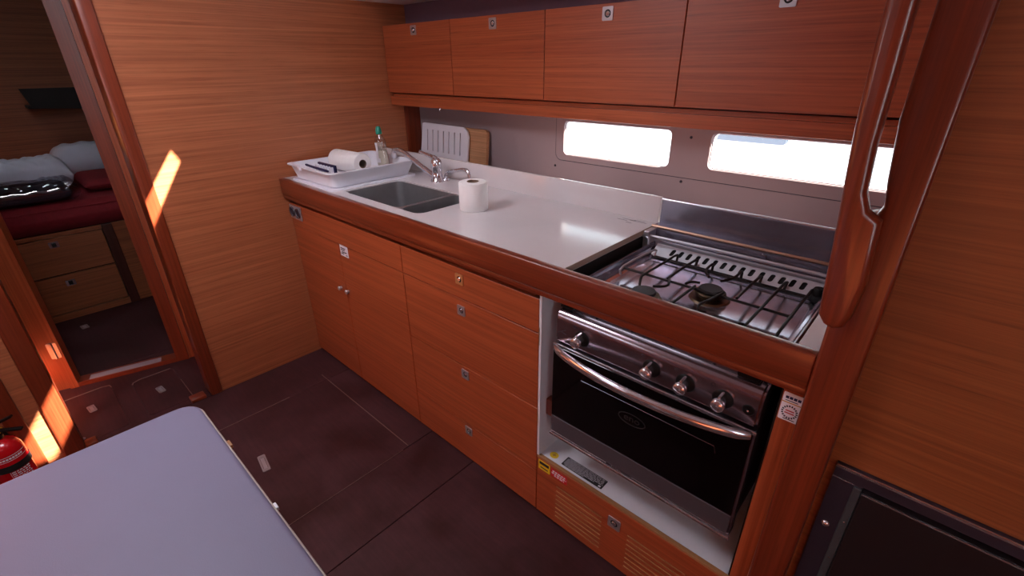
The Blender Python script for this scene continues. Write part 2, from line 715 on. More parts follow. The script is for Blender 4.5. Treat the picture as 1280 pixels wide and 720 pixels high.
# passage sides and cabin shell
struct('wall_passage_right', rbox(-0.62, -0.03, -0.455, -0.44, -0.05, HC), 'veneer_z')
struct('wall_passage_left', rbox(-0.75, -0.03, -1.10, -1.085, -0.05, HC), 'veneer_z')
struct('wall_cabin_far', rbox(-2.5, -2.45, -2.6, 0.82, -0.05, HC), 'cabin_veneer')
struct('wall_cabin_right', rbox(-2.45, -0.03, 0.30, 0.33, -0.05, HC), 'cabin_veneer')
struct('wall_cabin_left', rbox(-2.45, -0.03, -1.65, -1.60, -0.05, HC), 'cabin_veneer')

# saloon behind the camera
bm = B()
SW = rrect(-0.82, 0.72, 1.27, 1.57, 0.04)  # unseen window added to carry the saloon fill lamp
plate(bm, [(-2.6, -0.08), (3.7, -0.08), (3.7, HC), (-2.6, HC)], [SW], XZ, -2.65, -2.6)
struct('wall_front', bm, 'veneer_x')
bm = B()
plate(bm, SW, [], XZ, -2.63, -2.625)
struct('window_4', bm, 'window_glass')  # pane of that added window
bm = B()
CW = [(-2.10, 1.02), (-1.40, 1.02), (-1.40, 1.88), (-2.10, 1.88)]
plate(bm, [(-2.65, -0.08), (0.82, -0.08), (0.82, HC), (-2.65, HC)], [CW], YZ, 3.7, 3.75)
struct('wall_rear', bm, 'veneer_y')
bm = B()
plate(bm, CW, [], YZ, 3.72, 3.725)
struct('window_5', bm, 'window_glass')

# hull side with the two windows
W1 = rrect(1.005, 1.482, 1.030, 1.165, 0.022)
W2 = rrect(1.628, 2.180, 1.046, 1.166, 0.020)
bm = B()
plate(bm, [(-2.6, -0.08), (3.7, -0.08), (3.7, 1.66), (-2.6, 1.66)], [W1, W2], XZ, 0.80, 0.825)
wb = struct('wall_back', bm, 'hull_liner')
bm = B()
plate(bm, rrect(0.962, 2.42, 1.004, 1.30, 0.03), [rrect(1.003, 1.484, 1.028, 1.167, 0.023), rrect(1.626, 2.182, 1.044, 1.168, 0.021)],
      XZ, 0.7965, 0.80)
obj('window_panel', bm, 'hull_liner', wb)
bm = B()
tube(bm, [(p[0], 0.7985, p[1]) for p in rrect(0.961, 2.42, 1.003, 1.30, 0.03)], 0.0018, 6, True)
obj('panel_seam', bm, 'ink_dark', wb)
for x, z in ((0.958, 0.975), (1.539, 0.988), (1.555, 1.145), (2.05, 0.995)):
    lathe_bm = lathe(B(), [(0, 0.003), (0.004, 0.003), (0.005, 0.0)], axis_m((x, 0.80 if z < 1.0 else 0.7965, z), FRONT), 12)
    obj('screw_cap', lathe_bm, 'ink_dark', wb)
for i, wpts in enumerate((W1, W2)):
    xs = [p[0] for p in wpts]
    zs = [p[1] for p in wpts]
    x0, x1, z0, z1 = min(xs), max(xs), min(zs), max(zs)
    bm = B()
    plate(bm, rrect(x0 + .0005, x1 - .0005, z0 + .0005, z1 - .0005, 0.021), [rrect(x0 + .0035, x1 - .0035, z0 + .0035, z1 - .0035, 0.018)], XZ, 0.806, 0.826)
    wf = struct('window_%d' % (i + 1), bm, 'label_white', 40)
    bm = B()
    plate(bm, rrect(x0 + .004, x1 - .004, z0 + .004, z1 - .004, 0.018), [], XZ, 0.818, 0.822)
    obj('pane', bm, 'window_glass', wf)
# vinyl-covered side above the upper lockers
struct('trim_8', rbox(0.0, 2.2, 0.766, 0.80, 1.50, 1.655), 'side_vinyl')

# right-hand panel in which the fridge is set, and the partition behind the post
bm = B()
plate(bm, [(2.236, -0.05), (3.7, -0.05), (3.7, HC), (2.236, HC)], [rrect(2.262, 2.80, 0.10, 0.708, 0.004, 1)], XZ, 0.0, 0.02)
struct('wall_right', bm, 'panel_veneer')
struct('wall_partition', rbox(2.205, 2.235, 0.03, 0.80, -0.05, 1.655), 'veneer_y')
bm = B()
# post with a notch for the hand hold
outl = [(2.178, ZF), (2.243, ZF), (2.243, HC), (2.185, HC), (2.185, 1.40), (2.185, 1.31), (2.194, 1.228), (2.200, 1.19), (2.194, 1.176), (2.178, 1.170)]
round_slab(bm, outl, -0.03, 0.028, 0.007)
struct('trim_9', bm, 'solid_z', 40)

# ------------------------------------------------------------------ grab rail on the post
gr = thing('grab_rail', (2.18, -0.05, 0.98), 'long varnished wooden grab rail standing off the post beside the stove', 'grab rail')
left = [(2.166, 1.020), (2.158, 1.13), (2.150, 1.22), (2.143, 1.30), (2.139, 1.40), (2.137, 1.50), (2.136, 1.62), (2.136, 1.78)]
right = [(2.171, 1.78), (2.171, 1.62), (2.171, 1.50), (2.171, 1.44), (2.173, 1.36), (2.174, 1.28), (2.179, 1.215), (2.188, 1.190), (2.206, 1.178), (2.213, 1.08), (2.209, 1.03), (2.203, 1.008), (2.19, 1.0), (2.176, 1.006)]
bm = B()
round_slab(bm, left + right, -0.075, -0.042, 0.009)
obj('rail', bm, 'solid_z', gr, None, 50)
obj('standoff', rbox(2.186, 2.206, -0.047, -0.029, 1.03, 1.14, 0.003), 'solid_z', gr)
obj('standoff', rbox(2.15, 2.20, -0.047, -0.029, 1.70, 1.77, 0.003), 'solid_z', gr)


# ------------------------------------------------------------------ push-button latches
def push_latch(x, z, y, parent, s=0.034, mat='latch_metal'):
    bm = B()
    plate(bm, rrect(x - s / 2, x + s / 2, z - s / 2, z + s / 2, 0.003, 2), [[(x + 0.3 * s * math.cos(a * math.pi / 8), z + 0.3 * s * math.sin(a * math.pi / 8)) for a in range(16)]],
          XZ, y - 0.003, y + 0.0005)
    p = obj('latch_plate', bm, mat, parent)
    bm = B()
    lathe(bm, [(0, 0.004), (0.16 * s, 0.004), (0.2 * s, 0.0025), (0.2 * s, -0.001)], axis_m((x, y, z), FRONT), 14)
    obj('push_button', bm, 'chrome', p, None, True)
    bm = B()
    lathe(bm, [(0, 0.0008), (0.3 * s, 0.0008), (0.3 * s, -0.001)], axis_m((x, y, z), FRONT), 16)
    obj('latch_recess', bm, 'black_plastic', p)
    return p


# ------------------------------------------------------------------ lower galley cabinets
FT = 0.020     # front thickness; fronts occupy y 0 .. 0.02
ZB, Z1, Z2, Z3, Z4 = 0.004, 0.806, 0.6994, 0.4338, 0.1778
XA, XB, XC = 0.429, 0.8927, 1.5366
g = 0.0019

sc = thing('sink_cabinet', (0.446, 0.25, ZF), 'wooden sink cabinet with two doors beside the bulkhead', 'cabinet')
bm = B()
box(bm, 0.006, 0.020, FT + .001, 0.49, ZF, 0.74)
box(bm, XB - 0.016, XB - 0.001, FT + .001, 0.49, ZF, 0.74)
box(bm, 0.02, XB - 0.016, 0.475, 0.49, ZF, 0.74)
box(bm, 0.02, XB - 0.016, 0.05, 0.065, ZF, 0.06)
box(bm, 0.02, XB - 0.016, 0.065, 0.475, 0.045, 0.06)
obj('body', bm, 'veneer_x', sc)
obj('top_rail', rbox(0.004, XB - g, 0, FT, Z2 + g, Z1, 0.001, 1), 'veneer_x', sc)
for x0, x1, kx in ((0.004, XA, 0.385), (XA, XB, 0.445)):
    d = obj('door', rbox(x0 + g, x1 - g, 0, FT, ZB, Z2 - g, 0.001, 1), 'veneer_x', sc)
    bm = B()
    lathe(bm, [(0, 0.016), (0.009, 0.015), (0.011, 0.012), (0.007, 0.006), (0.008, 0.0), (0.013, -0.0005)], axis_m((kx, 0, 0.48), FRONT), 18)
    obj('knob', bm, 'brushed_steel', d, None, True)
# small printed plate
pl = thing('instruction_plate', (0.467, -0.002, 0.675), 'small white printed plate at the top of the sink cabinet doors', 'label')
obj('plate', rbox(0.440, 0.502, -0.0022, -0.0002, 0.652, 0.700, 0.0005, 1), 'label_white', pl)
for k, (a, b_, z) in enumerate(((0.447, 0.485, 0.688), (0.447, 0.478, 0.680), (0.452, 0.492, 0.671), (0.447, 0.470, 0.664), (0.484, 0.496, 0.660))):
    obj('printed_line', rbox(a, b_, -0.0027, -0.0021, z - 0.0022, z + 0.0022), 'ink_dark', pl)
# power sockets
so_ = thing('power_socket', (0.065, 0, 0.768), 'double round power socket on the sink cabinet rail near the bulkhead', 'socket')
obj('socket_plate', rbox(0.012, 0.122, -0.006, -0.0003, 0.735, 0.800, 0.002), 'latch_metal', so_)
for x in (0.040, 0.094):
    bm = B()
    lathe(bm, [(0.0, 0.0006), (0.017, 0.0006), (0.019, 0.004), (0.0225, 0.005), (0.024, -0.001)], axis_m((x, -0.006, 0.768), FRONT), 22)
    s_ = obj('socket_ring', bm, 'glass_grey', so_, None, True)
    bm = B()
    lathe(bm, [(0.0, 0.002), (0.0155, 0.002), (0.016, 0.0)], axis_m((x, -0.006, 0.768), FRONT), 14)
    obj('socket_core', bm, 'ink_dark', s_, None, True)

dc = thing('drawer_cabinet', (1.21, 0.25, ZF), 'wooden cabinet of four drawers between sink doors and stove', 'cabinet')
bm = B()
box(bm, XB + 0.001, XB + 0.016, FT + .001, 0.49, ZF, 0.74)
box(bm, XC - 0.022, XC - 0.001, FT + .001, 0.49, ZF, 0.83)
box(bm, XB + 0.016, XC - 0.022, 0.475, 0.49, ZF, 0.74)
box(bm, XB + 0.016, XC - 0.022, 0.05, 0.065, ZF, 0.06)
obj('body', bm, 'veneer_x', dc)
for z0, z1, lz in ((Z2, Z1 + g, 0.768), (Z3, Z2, 0.656), (Z4, Z3, 0.402), (ZB - g, Z4, 0.147)):
    d = obj('drawer', rbox(XB + g, XC - g, 0, FT, z0 + g, z1 - g, 0.001, 1), 'veneer_x', dc)
    push_latch(1.208, lz, 0.0, d, 0.036, 'latch_brass' if lz > 0.7 else 'latch_metal')
obj('edge_catch', rbox(XC - 0.004, XC + 0.003, 0.001, 0.014, 0.66, 0.72, 0.001), 'plywood', dc)
obj('edge_catch', rbox(XC - 0.004, XC + 0.003, 0.001, 0.014, 0.37, 0.42, 0.001), 'plywood', dc)

# ------------------------------------------------------------------ stove cabinet
st = thing('stove_cabinet', (1.85, 0.25, ZF), 'open wooden stove cabinet with white lined niche and slotted base panel', 'cabinet')
SZ = 0.250
bm = B()
box(bm, XC, XC + 0.008, 0.001, 0.49, SZ, 0.835)
obj('niche_side', bm, 'white_laminate', st)
obj('niche_side', rbox(2.1365, 2.1405, 0.012, 0.49, SZ, 0.83), 'dark_gap', st)  # near-black colour in place of shade in the gap beside the oven
obj('niche_back', rbox(XC + 0.008, 2.1365, 0.50, 0.51, SZ, 0.80), 'white_laminate', st)
obj('niche_floor', rbox(XC, 2.1365, 0.012, 0.49, SZ - 0.018, SZ, 0.001, 1), 'white_laminate', st)
obj('side_panel', rbox(2.1410, 2.178, 0.002, 0.30, ZF, 0.832, 0.001, 1), 'veneer_z', st)
bp_ = obj('base_panel', rbox(XC + g, 2.1405, -0.0005, 0.0115, ZB, SZ - 0.008, 0.001, 1), 'veneer_x', st)
obj('panel_edge', rbox(XC + g, 2.1405, -0.0005, 0.0115, SZ - 0.008, SZ + 0.001, 0.001, 1), 'plywood', st)
push_latch(1.830, 0.180, -0.0005, bp_, 0.040)
bm = B()
sl = bmesh.new()
for x0, x1 in ((1.620, 1.789), (1.875, 2.045)):
    for k in range(8):
        z = 0.170 - k * 0.0188
        obj('vent_slat', rbox(x0, x1, -0.0036, -0.0004, z - 0.0009, z + 0.0009), 'plywood', bp_)
bm.free()
sl.free()
obj('stop_block', rbox(XC + 0.008, XC + 0.036, 0.03, 0.055, 0.40, 0.46, 0.003), 'solid_z', st)


def sticker(name, outline, mat, fn, w0, w1, label, loc):
    t = thing(name, loc, label, 'sticker')
    bm = B()
    plate(bm, outline, [], fn, w0, w1)
    obj('backing', bm, mat, t)
    return t


YS = -0.0008
t = sticker('warning_sticker', rrect(1.546, 1.592, 0.200, 0.238, 0.002, 2), 'label_yellow', XZ, -0.0016, YS, 'small yellow rectangular warning sticker on the stove base panel', (1.569, YS, 0.219))
obj('printed_line', rbox(1.550, 1.588, -0.0020, -0.0015, 0.222, 0.233), 'ink_dark', t)
obj('printed_line', rbox(1.554, 1.584, -0.0020, -0.0015, 0.208, 0.212), 'ink_dark', t)
t = sticker('warning_sticker', rrect(1.596, 1.659, 0.202, 0.234, 0.002, 2), 'label_red', XZ, -0.0016, YS, 'red sticker with white print on the stove base panel', (1.627, YS, 0.218))
for z, a, b_ in ((0.226, 1.603, 1.652), (0.218, 1.600, 1.655), (0.210, 1.610, 1.648)):
    x = a
    while x < b_:
        dx = random.uniform(0.006, 0.012)
        obj('printed_word', rbox(x, min(x + dx, b_), -0.0020, -0.0015, z - 0.0025, z + 0.0025), 'ink_white', t)
        x += dx + 0.003
t = sticker('round_sticker', [(1.581 + 0.015 * math.cos(a * math.pi / 12), 0.034 + 0.013 * math.sin(a * math.pi / 12)) for a in range(24)], 'label_yellow', XY, SZ, SZ + 0.0008,
            'round yellow sticker on the white niche floor under the oven', (1.581, 0.034, SZ))
obj('printed_line', rbox(1.574, 1.588, 0.032, 0.036, SZ + 0.0007, SZ + 0.0012), 'ink_gold', t)
obj('printed_line', rbox(1.579, 1.583, 0.028, 0.040, SZ + 0.0007, SZ + 0.0012), 'ink_gold', t)
t = sticker('notice_sticker', rrect(1.619, 1.766, 0.020, 0.058, 0.002, 2), 'label_black', XY, SZ, SZ + 0.0008,
            'black sticker with lines of white print on the niche floor under the oven', (1.69, 0.04, SZ))
for r in range(7):
    y = 0.0545 - r * 0.0051
    x = 1.624 if r else 1.63
    end = 1.762 if r < 5 else 1.735
    if r == 6:
        x, end = 1.63, 1.70
    while x < end:
        dx = min(random.uniform(0.006, 0.016), end - x)
        obj('printed_word', rbox(x, x + dx, y - 0.0008, y + 0.0008, SZ + 0.0007, SZ + 0.0012), 'ink_white', t)
        x += dx + 0.003
obj('printed_mark', rbox(1.752, 1.760, 0.023, 0.029, SZ + 0.0007, SZ + 0.0012), 'ink_white', t)
t = sticker('service_sticker', rrect(2.143, 2.1775, 0.752, 0.815, 0.002, 2), 'label_white', XZ, 0.0008, 0.0018, 'white service sticker with a printed ring right of the oven', (2.16, 0.001, 0.784))
obj('printed_rule', rbox(2.143, 2.1775, 0.0003, 0.0009, 0.7925, 0.7945), 'ink_gold', t)
for k in range(4):
    obj('printed_word', rbox(2.1475 + k * 0.007, 2.153 + k * 0.007, 0.0003, 0.0009, 0.802, 0.8075), 'navy', t)
obj('printed_word', rbox(2.148, 2.170, 0.0003, 0.0009, 0.797, 0.7985), 'ink_dark', t)
for k in range(18):
    a = k / 18 * 2 * math.pi
    M = T(2.1603 + 0.0125 * math.cos(a), 0.0006, 0.773 + 0.0135 * math.sin(a)) @ Matrix.Rotation(-a, 4, 'Y')
    bm = B()
    box(bm, -0.0018, 0.0018, -0.0003, 0.0003, -0.0013, 0.0013, 0, 1, M)
    obj('printed_mark', bm, 'ink_dark', t)
obj('printed_word', rbox(2.153, 2.168, 0.0003, 0.0009, 0.7745, 0.777), 'ink_red', t)
obj('printed_word', rbox(2.152, 2.169, 0.0003, 0.0009, 0.769, 0.7715), 'ink_red', t)
obj('printed_word', rbox(2.152, 2.172, 0.0003, 0.0009, 0.7555, 0.757), 'ink_dark', t)

# ------------------------------------------------------------------ worktop
ZC = 0.920
wt = thing('worktop', (0.8, 0.24, 0.89), 'long white worktop with upstand and varnished wooden front rail', 'worktop')
bm = B()
SINK = rrect(0.450, 0.952, 0.050, 0.328, 0.035)
plate(bm, [(0.002, 0.004), (1.612, 0.004), (1.612, 0.50), (0.002, 0.50)], [SINK], XY, 0.900, 0.9185)
obj('slab', bm, 'worktop_white', wt)
obj('slab', rbox(2.142, 2.20, 0.004, 0.50, 0.900, 0.9185), 'worktop_white', wt)
obj('slab_edge', rbox(1.612, 1.6132, 0.004, 0.50, 0.902, 0.9183), 'slab_tan', wt)
obj('upstand', rbox(0.002, 1.612, 0.500, 0.516, 0.86, 1.001, 0.003), 'worktop_white', wt, None, 40)
bm = B()
box(bm, 0.002, 2.178, -0.022, 0.004, 0.847, ZC, 0.004, 3)
fa = obj('front_rail', bm, 'solid_x', wt, None, 40)
obj('lower_rail', rbox(0.002, 2.178, -0.017, 0.004, 0.829, 0.8463, 0.003, 2), 'solid_x', wt, None, 40)
obj('shadow_batten', rbox(0.004, XC - 0.023, 0.012, 0.03, 0.807, 0.8285), 'solid_x', wt)
# scuff marks on the slab near the stove
for k, (x, y, L_) in enumerate(((1.50, 0.47, 0.05), (1.53, 0.465, 0.06), (1.49, 0.455, 0.035), (1.54, 0.475, 0.04), (1.53, 0.44, 0.02))):
    obj('scuff', rbox(x, x + L_, y, y + 0.0022, 0.9183, 0.9188), 'glass_grey', wt)
# trough behind the upstand
struct('trim_10', rbox(0.002, 2.20, 0.516, 0.80, 0.845, 0.86), 'hull_liner')

# ------------------------------------------------------------------ sink
sk = thing('double_sink', (0.70, 0.19, 0.76), 'stainless steel sink with a large and a small basin', 'sink')
bas = [(0.456, 0.814), (0.832, 0.946)]
bm = B()
plate(bm, rrect(0.451, 0.951, 0.051, 0.327, 0.034), [rrect(a, b_, 0.056, 0.322, 0.03) for a, b_ in bas], XY, 0.9085, 0.9150)
obj('flange', bm, 'sink_steel', sk)
for a, b_ in bas:
    dep = 0.755 if b_ - a > 0.2 else 0.79
    rings = []
    for z, ins, r in ((0.912, 0, 0.03), (0.80, 0.004, 0.032), (dep + 0.02, 0.008, 0.035), (dep + 0.005, 0.014, 0.036), (dep, 0.03, 0.03)):
        rings.append([(p[0], p[1], z) for p in rrect(a + ins, b_ - ins, 0.056 + ins, 0.322 - ins, min(r, (b_ - a) / 2 - ins - 0.002))])
    bm = B()
    loft(bm, rings, False, True)
    bb = obj('basin', bm, 'sink_steel', sk, None, 50)
    bm = B()
    lathe(bm, [(0.0, -0.002), (0.02, -0.001), (0.030, 0.002), (0.033, 0.0)], T((a + b_) / 2, 0.19, dep + 0.001), 20)
    obj('drain', bm, 'chrome', bb, None, True)

# ------------------------------------------------------------------ taps
mt = thing('mixer_tap', (0.602, 0.42, 0.9185), 'chrome mixer tap with long swan spout and top lever', 'tap')
bm = B()
lathe(bm, [(0.0, 0.0), (0.030, 0.0), (0.030, 0.005), (0.024, 0.010), (0.0225, 0.045), (0.024, 0.060), (0.0245, 0.078), (0.021, 0.092), (0.010, 0.100), (0, 0.101)], T(0.602, 0.42, 0.9185), 24)
obj('body', bm, 'chrome', mt, None, 50)
bm = B()
sp = arc([(0.588, 0.415, 0.938), (0.52, 0.415, 0.962), (0.44, 0.414, 0.995), (0.38, 0.413, 1.018), (0.34, 0.412, 1.027), (0.306, 0.412, 1.024), (0.300, 0.412, 1.008)], 5)
tube(bm, sp, [0.0135] * 6 + [0.011] * (len(sp) - 6), 12)
s_ = obj('spout', bm, 'chrome', mt, None, 60)
bm = B()
lathe(bm, [(0, 0.0), (0.0125, 0.0), (0.014, 0.004), (0.014, 0.024), (0.012, 0.027), (0, 0.027)], T(0.298, 0.412, 0.986), 16)
obj('nozzle', bm, 'brushed_steel', s_, None, 50)
bm = B()
tube(bm, arc([(0.604, 0.42, 1.012), (0.575, 0.419, 1.022), (0.53, 0.418, 1.029), (0.495, 0.417, 1.036)], 4), [0.011] * 4 + [0.008] * 4 + [0.006] * 5, 10)
obj('lever', bm, 'chrome', mt, None, 60)

fp = thing('foot_pump_tap', (0.605, 0.455, 0.9185), 'slim bent chrome pump tap beside the mixer', 'tap')
bm = B()
lathe(bm, [(0, 0), (0.018, 0.0), (0.018, 0.006), (0.011, 0.012), (0, 0.013)], T(0.618, 0.452, 0.9185), 18)
obj('base', bm, 'chrome', fp, None, 50)
bm = B()
tube(bm, arc([(0.618, 0.452, 0.922), (0.625, 0.450, 0.945), (0.652, 0.445, 0.962), (0.70, 0.442, 0.974), (0.752, 0.440, 0.985), (0.778, 0.440, 0.982), (0.788, 0.440, 0.966), (0.791, 0.440, 0.946)], 5), 0.0075, 10)
obj('spout', bm, 'chrome', fp, None, 60)

# ------------------------------------------------------------------ dish drainer and what is in it
dd = thing('dish_drainer', (0.25, 0.22, 0.9185), 'white plastic dish drainer tray on a drip mat by the sink', 'dish drainer')
bm = B()
plate(bm, rrect(0.066, 0.432, 0.010, 0.436, 0.02), [], XY, 0.9187, 0.9255)
obj('drip_mat', bm, 'white_plastic', dd)
rings = []
for z, x0, x1, y0, y1, r in ((0.930, 0.098, 0.402, 0.040, 0.400, 0.02), (0.926, 0.092, 0.408, 0.034, 0.406, 0.022), (0.931, 0.084, 0.414, 0.026, 0.412, 0.024),
                             (0.984, 0.052, 0.426, 0.016, 0.442, 0.03), (0.986, 0.040, 0.438, 0.004, 0.454, 0.034), (0.990, 0.040, 0.438, 0.004, 0.454, 0.034),
                             (0.990, 0.056, 0.422, 0.020, 0.438, 0.03), (0.932, 0.090, 0.408, 0.034, 0.406, 0.022), (0.931, 0.098, 0.402, 0.040, 0.400, 0.02)):
    rings.append([(p[0], p[1], z) for p in rrect(x0, x1, y0, y1, r)])
bm = B()
loft(bm, rings, True, True)
tr = obj('tray', bm, 'white_plastic', dd, None, 40)
for k in range(8):
    y = 0.075 + k * 0.04
    obj('plate_rib', rbox(0.12, 0.38, y - 0.0025, y + 0.0025, 0.931, 0.9335), 'white_plastic', tr)
obj('rim_clip', rbox(0.180, 0.20, -0.004, 0.006, 0.976, 0.992, 0.002), 'white_plastic', tr)

kr = thing('paper_towel_roll', (0.16, 0.24, 0.94), 'wide white paper towel roll lying in the dish drainer', 'paper roll')
D_ = Vector((1.0, 0.06, 0.0)).normalized()
M = axis_m((0.085, 0.232, 0.9815), D_)
bm = B()
lathe(bm, [(0.019, 0.0), (0.044, 0.0), (0.047, 0.004), (0.047, 0.206), (0.044, 0.21), (0.019, 0.21)], M, 40)
obj('paper', bm, 'paper', kr, None, 40)
bm = B()
lathe(bm, [(0.019, -0.001), (0.019, 0.211), (0.0175, 0.211), (0.0175, -0.001), (0.019, -0.001)], M, 24)
obj('core', bm, 'cardboard', kr, None, 40)
bm = B()
tube(bm, [(0.092, 0.222, 1.0280), (0.294, 0.234, 1.0280)], 0.0012, 6)
obj('loose_edge', bm, 'paper', kr)

db = thing('dish_brush', (0.24, 0.08, 0.96), 'navy handled dish brush with white bristles lying in the drainer', 'brush')
bm = B()
tube(bm, arc([(0.150, 0.050, 0.990), (0.20, 0.052, 0.987), (0.25, 0.055, 0.985), (0.325, 0.062, 0.981)], 4), [0.004] + [0.0055] * 11 + [0.004], 8)
obj('handle', bm, 'navy', db, None, 60)
bm = B()
box(bm, 0.205, 0.350, 0.078, 0.090, 0.950, 1.004, 0.002)
obj('brush_head', bm, 'navy', db)
for k in range(6):
    x = 0.216 + k * 0.0245
    obj('bristle_tuft', rbox(x - 0.0048, x + 0.0048, 0.062, 0.079, 0.958, 0.997, 0.002), 'white_plastic', db)

bt = thing('soap_bottle', (0.256, 0.378, 0.932), 'clear washing up liquid bottle with green cap standing in the drainer', 'bottle')
TL_ = T(0.256, 0.378, 0.936) @ Matrix.Rotation(math.radians(-4), 4, 'Y') @ Matrix.Rotation(math.radians(25), 4, 'Z')


def bottle_rings(scale=1.0, prof=None):
    rings = []
    for z, a, b_ in prof:
        rings.append([TL_ @ Vector((a * scale * math.cos(t_ * math.pi / 12), b_ * scale * math.sin(t_ * math.pi / 12), z)) for t_ in range(24)])
    return rings


prof = [(0.0, 0.027, 0.017), (0.003, 0.030, 0.020), (0.05, 0.031, 0.021), (0.075, 0.028, 0.020), (0.095, 0.027, 0.019), (0.120, 0.029, 0.020), (0.14, 0.024, 0.018), (0.152, 0.014, 0.013), (0.160, 0.012, 0.012)]
bm = B()
loft(bm, bottle_rings(1.0, prof), True, True)
bd = obj('bottle_body', bm, 'clear_bottle', bt, None, 60)
bm = B()
loft(bm, bottle_rings(0.92, [(0.004, .029, .019), (0.05, .030, .020), (0.075, .027, .019), (0.085, .0265, .019)]), True, True)
obj('liquid', bm, 'dish_liquid', bd, None, 60)
bm = B()
loft(bm, bottle_rings(1.012, [(0.03, .0308, .0208), (0.05, .031, .021), (0.075, .028, .020), (0.095, .027, .019), (0.12, .029, .020)]), False, False)
bmesh.ops.delete(bm, geom=[f for f in bm.faces if (TL_.inverted() @ f.calc_center_median()).x > -0.004], context='FACES')
obj('bottle_label', bm, 'label_white', bd, None, 60)
bm = B()
lathe(bm, [(0.0135, 0.158), (0.0145, 0.160), (0.0135, 0.176), (0.0105, 0.186), (0.008, 0.192), (0, 0.193)], TL_, 20)
obj('cap', bm, 'cap_green', bt, None, 60)

# ------------------------------------------------------------------ paper roll standing on the worktop
tp = thing('toilet_roll', (1.048, 0.222, 0.9185), 'white paper roll standing on the worktop right of the sink', 'paper roll')
bm = B()
M = T(1.048, 0.222, 0.9187)
lathe(bm, [(0.021, 0.0), (0.048, 0.0), (0.0505, 0.003), (0.0505, 0.095), (0.048, 0.098), (0.021, 0.098)], M, 40)
obj('paper', bm, 'paper', tp, None, 40)
bm = B()
lathe(bm, [(0.021, -0.0), (0.021, 0.099), (0.0195, 0.099), (0.0195, 0.0), (0.021, 0.0)], M, 24)
obj('core', bm, 'cardboard', tp, None, 40)

# ------------------------------------------------------------------ cutting boards in the trough


def lean(u, v, w_):
    return (u, w_ + (v - 0.86) * 0.10, v)


cb = thing('plastic_cutting_board', (0.27, 0.735, 0.86), 'white plastic cutting board with seven slots standing behind the upstand', 'cutting board')
bm = B()
slots = []
for k in range(7):
    u = 0.132 + k * 0.0435
    slots.append(rrect(u - 0.0042, u + 0.0042, 0.962, 1.072, 0.003, 3))
plate(bm, [(0.078, 0.861), (0.438, 0.861), (0.446, 0.88), (0.452, 1.055), (0.442, 1.085), (0.415, 1.100), (0.10, 1.104), (0.088, 1.100), (0.074, 0.955), (0.064, 0.945)], slots, lean, 0.728, 0.738)
obj('board', bm, 'board_plastic', cb)
wbd = thing('wooden_cutting_board', (0.48, 0.755, 0.86), 'small wooden cutting board standing behind the white slotted board', 'cutting board')
bm = B()
plate(bm, rrect(0.11, 0.565, 0.861, 1.096, 0.02, 4), [], lean, 0.746, 0.764)
obj('board', bm, 'board_wood', wbd)

# ------------------------------------------------------------------ upper lockers
ZU, ZU2, YU = 1.2575, 1.556, 0.621
XS = [0.004, 0.5084, 1.0306, 1.5601, 2.092]
where = ['leftmost wooden upper locker against the bulkhead', 'second wooden upper locker from the bulkhead, above the sink',
         'third wooden upper locker from the bulkhead, above the left window', 'rightmost wooden upper locker next to the post, above the stove']
LX = [0.254, 0.768, 1.294, 1.829]
for k in range(4):
    x0, x1 = XS[k], XS[k + 1]
    uc = thing('upper_locker', ((x0 + x1) / 2, 0.70, ZU), where[k], 'locker', 'wooden lockers above the galley')
    bm = B()
    box(bm, x0 + .001, x1 - .001, YU + 0.021, 0.765, ZU - 0.004, ZU + 0.008)
    box(bm, x0 + .001, x1 - .001, YU + 0.021, 0.765, ZU2 - 0.014, ZU2 - 0.002)
    box(bm, x0 + .001, x0 + .012, YU + 0.021, 0.765, ZU + 0.008, ZU2 - 0.014)
    box(bm, x1 - .012, x1 - .001, YU + 0.021, 0.765, ZU + 0.008, ZU2 - 0.014)
    box(bm, x0 + .012, x1 - .012, 0.755, 0.765, ZU + 0.008, ZU2 - 0.014)
    obj('body', bm, 'veneer_x', uc)
    d = obj('door', rbox(x0 + g, x1 - g, YU, YU + 0.019, ZU, ZU2, 0.001, 1), 'veneer_x', uc)
    push_latch(LX[k], 1.527, YU, d, 0.040)
val = struct('trim_11', rbox(0.002, 2.20, 0.627, 0.645, 1.195, 1.2365, 0.002), 'veneer_x')
struct('trim_12', rbox(0.002, 2.20, 0.646, 0.80, 1.236, 1.250), 'veneer_x')
# small hook on the valance
struct('trim_13', rbox(2.0935, 2.204, YU, YU + 0.019, ZU, ZU2, 0.001, 1), 'veneer_x')
hk = thing('valance_hook', (0.40, 0.626, 1.193), 'tiny metal hook under the valance above the plastic cutting board', 'hook')
bm = B()
tube(bm, arc([(0.405, 0.630, 1.197), (0.405, 0.622, 1.196), (0.405, 0.619, 1.188), (0.405, 0.625, 1.184)], 3), 0.0025, 6)
obj('hook', bm, 'chrome', hk, None, 60)

# ------------------------------------------------------------------ stove
X0, X1 = 1.592, 2.118
cv = thing('gas_stove', (1.855, 0.22, 0.385), 'stainless steel gimballed gas stove with oven door and hob', 'stove')
bm = B()
box(bm, X0 + 0.006, X1 - 0.006, 0.026, 0.44, 0.395, 0.80, 0.004, 2)
obj('body', bm, 'dull_steel', cv)
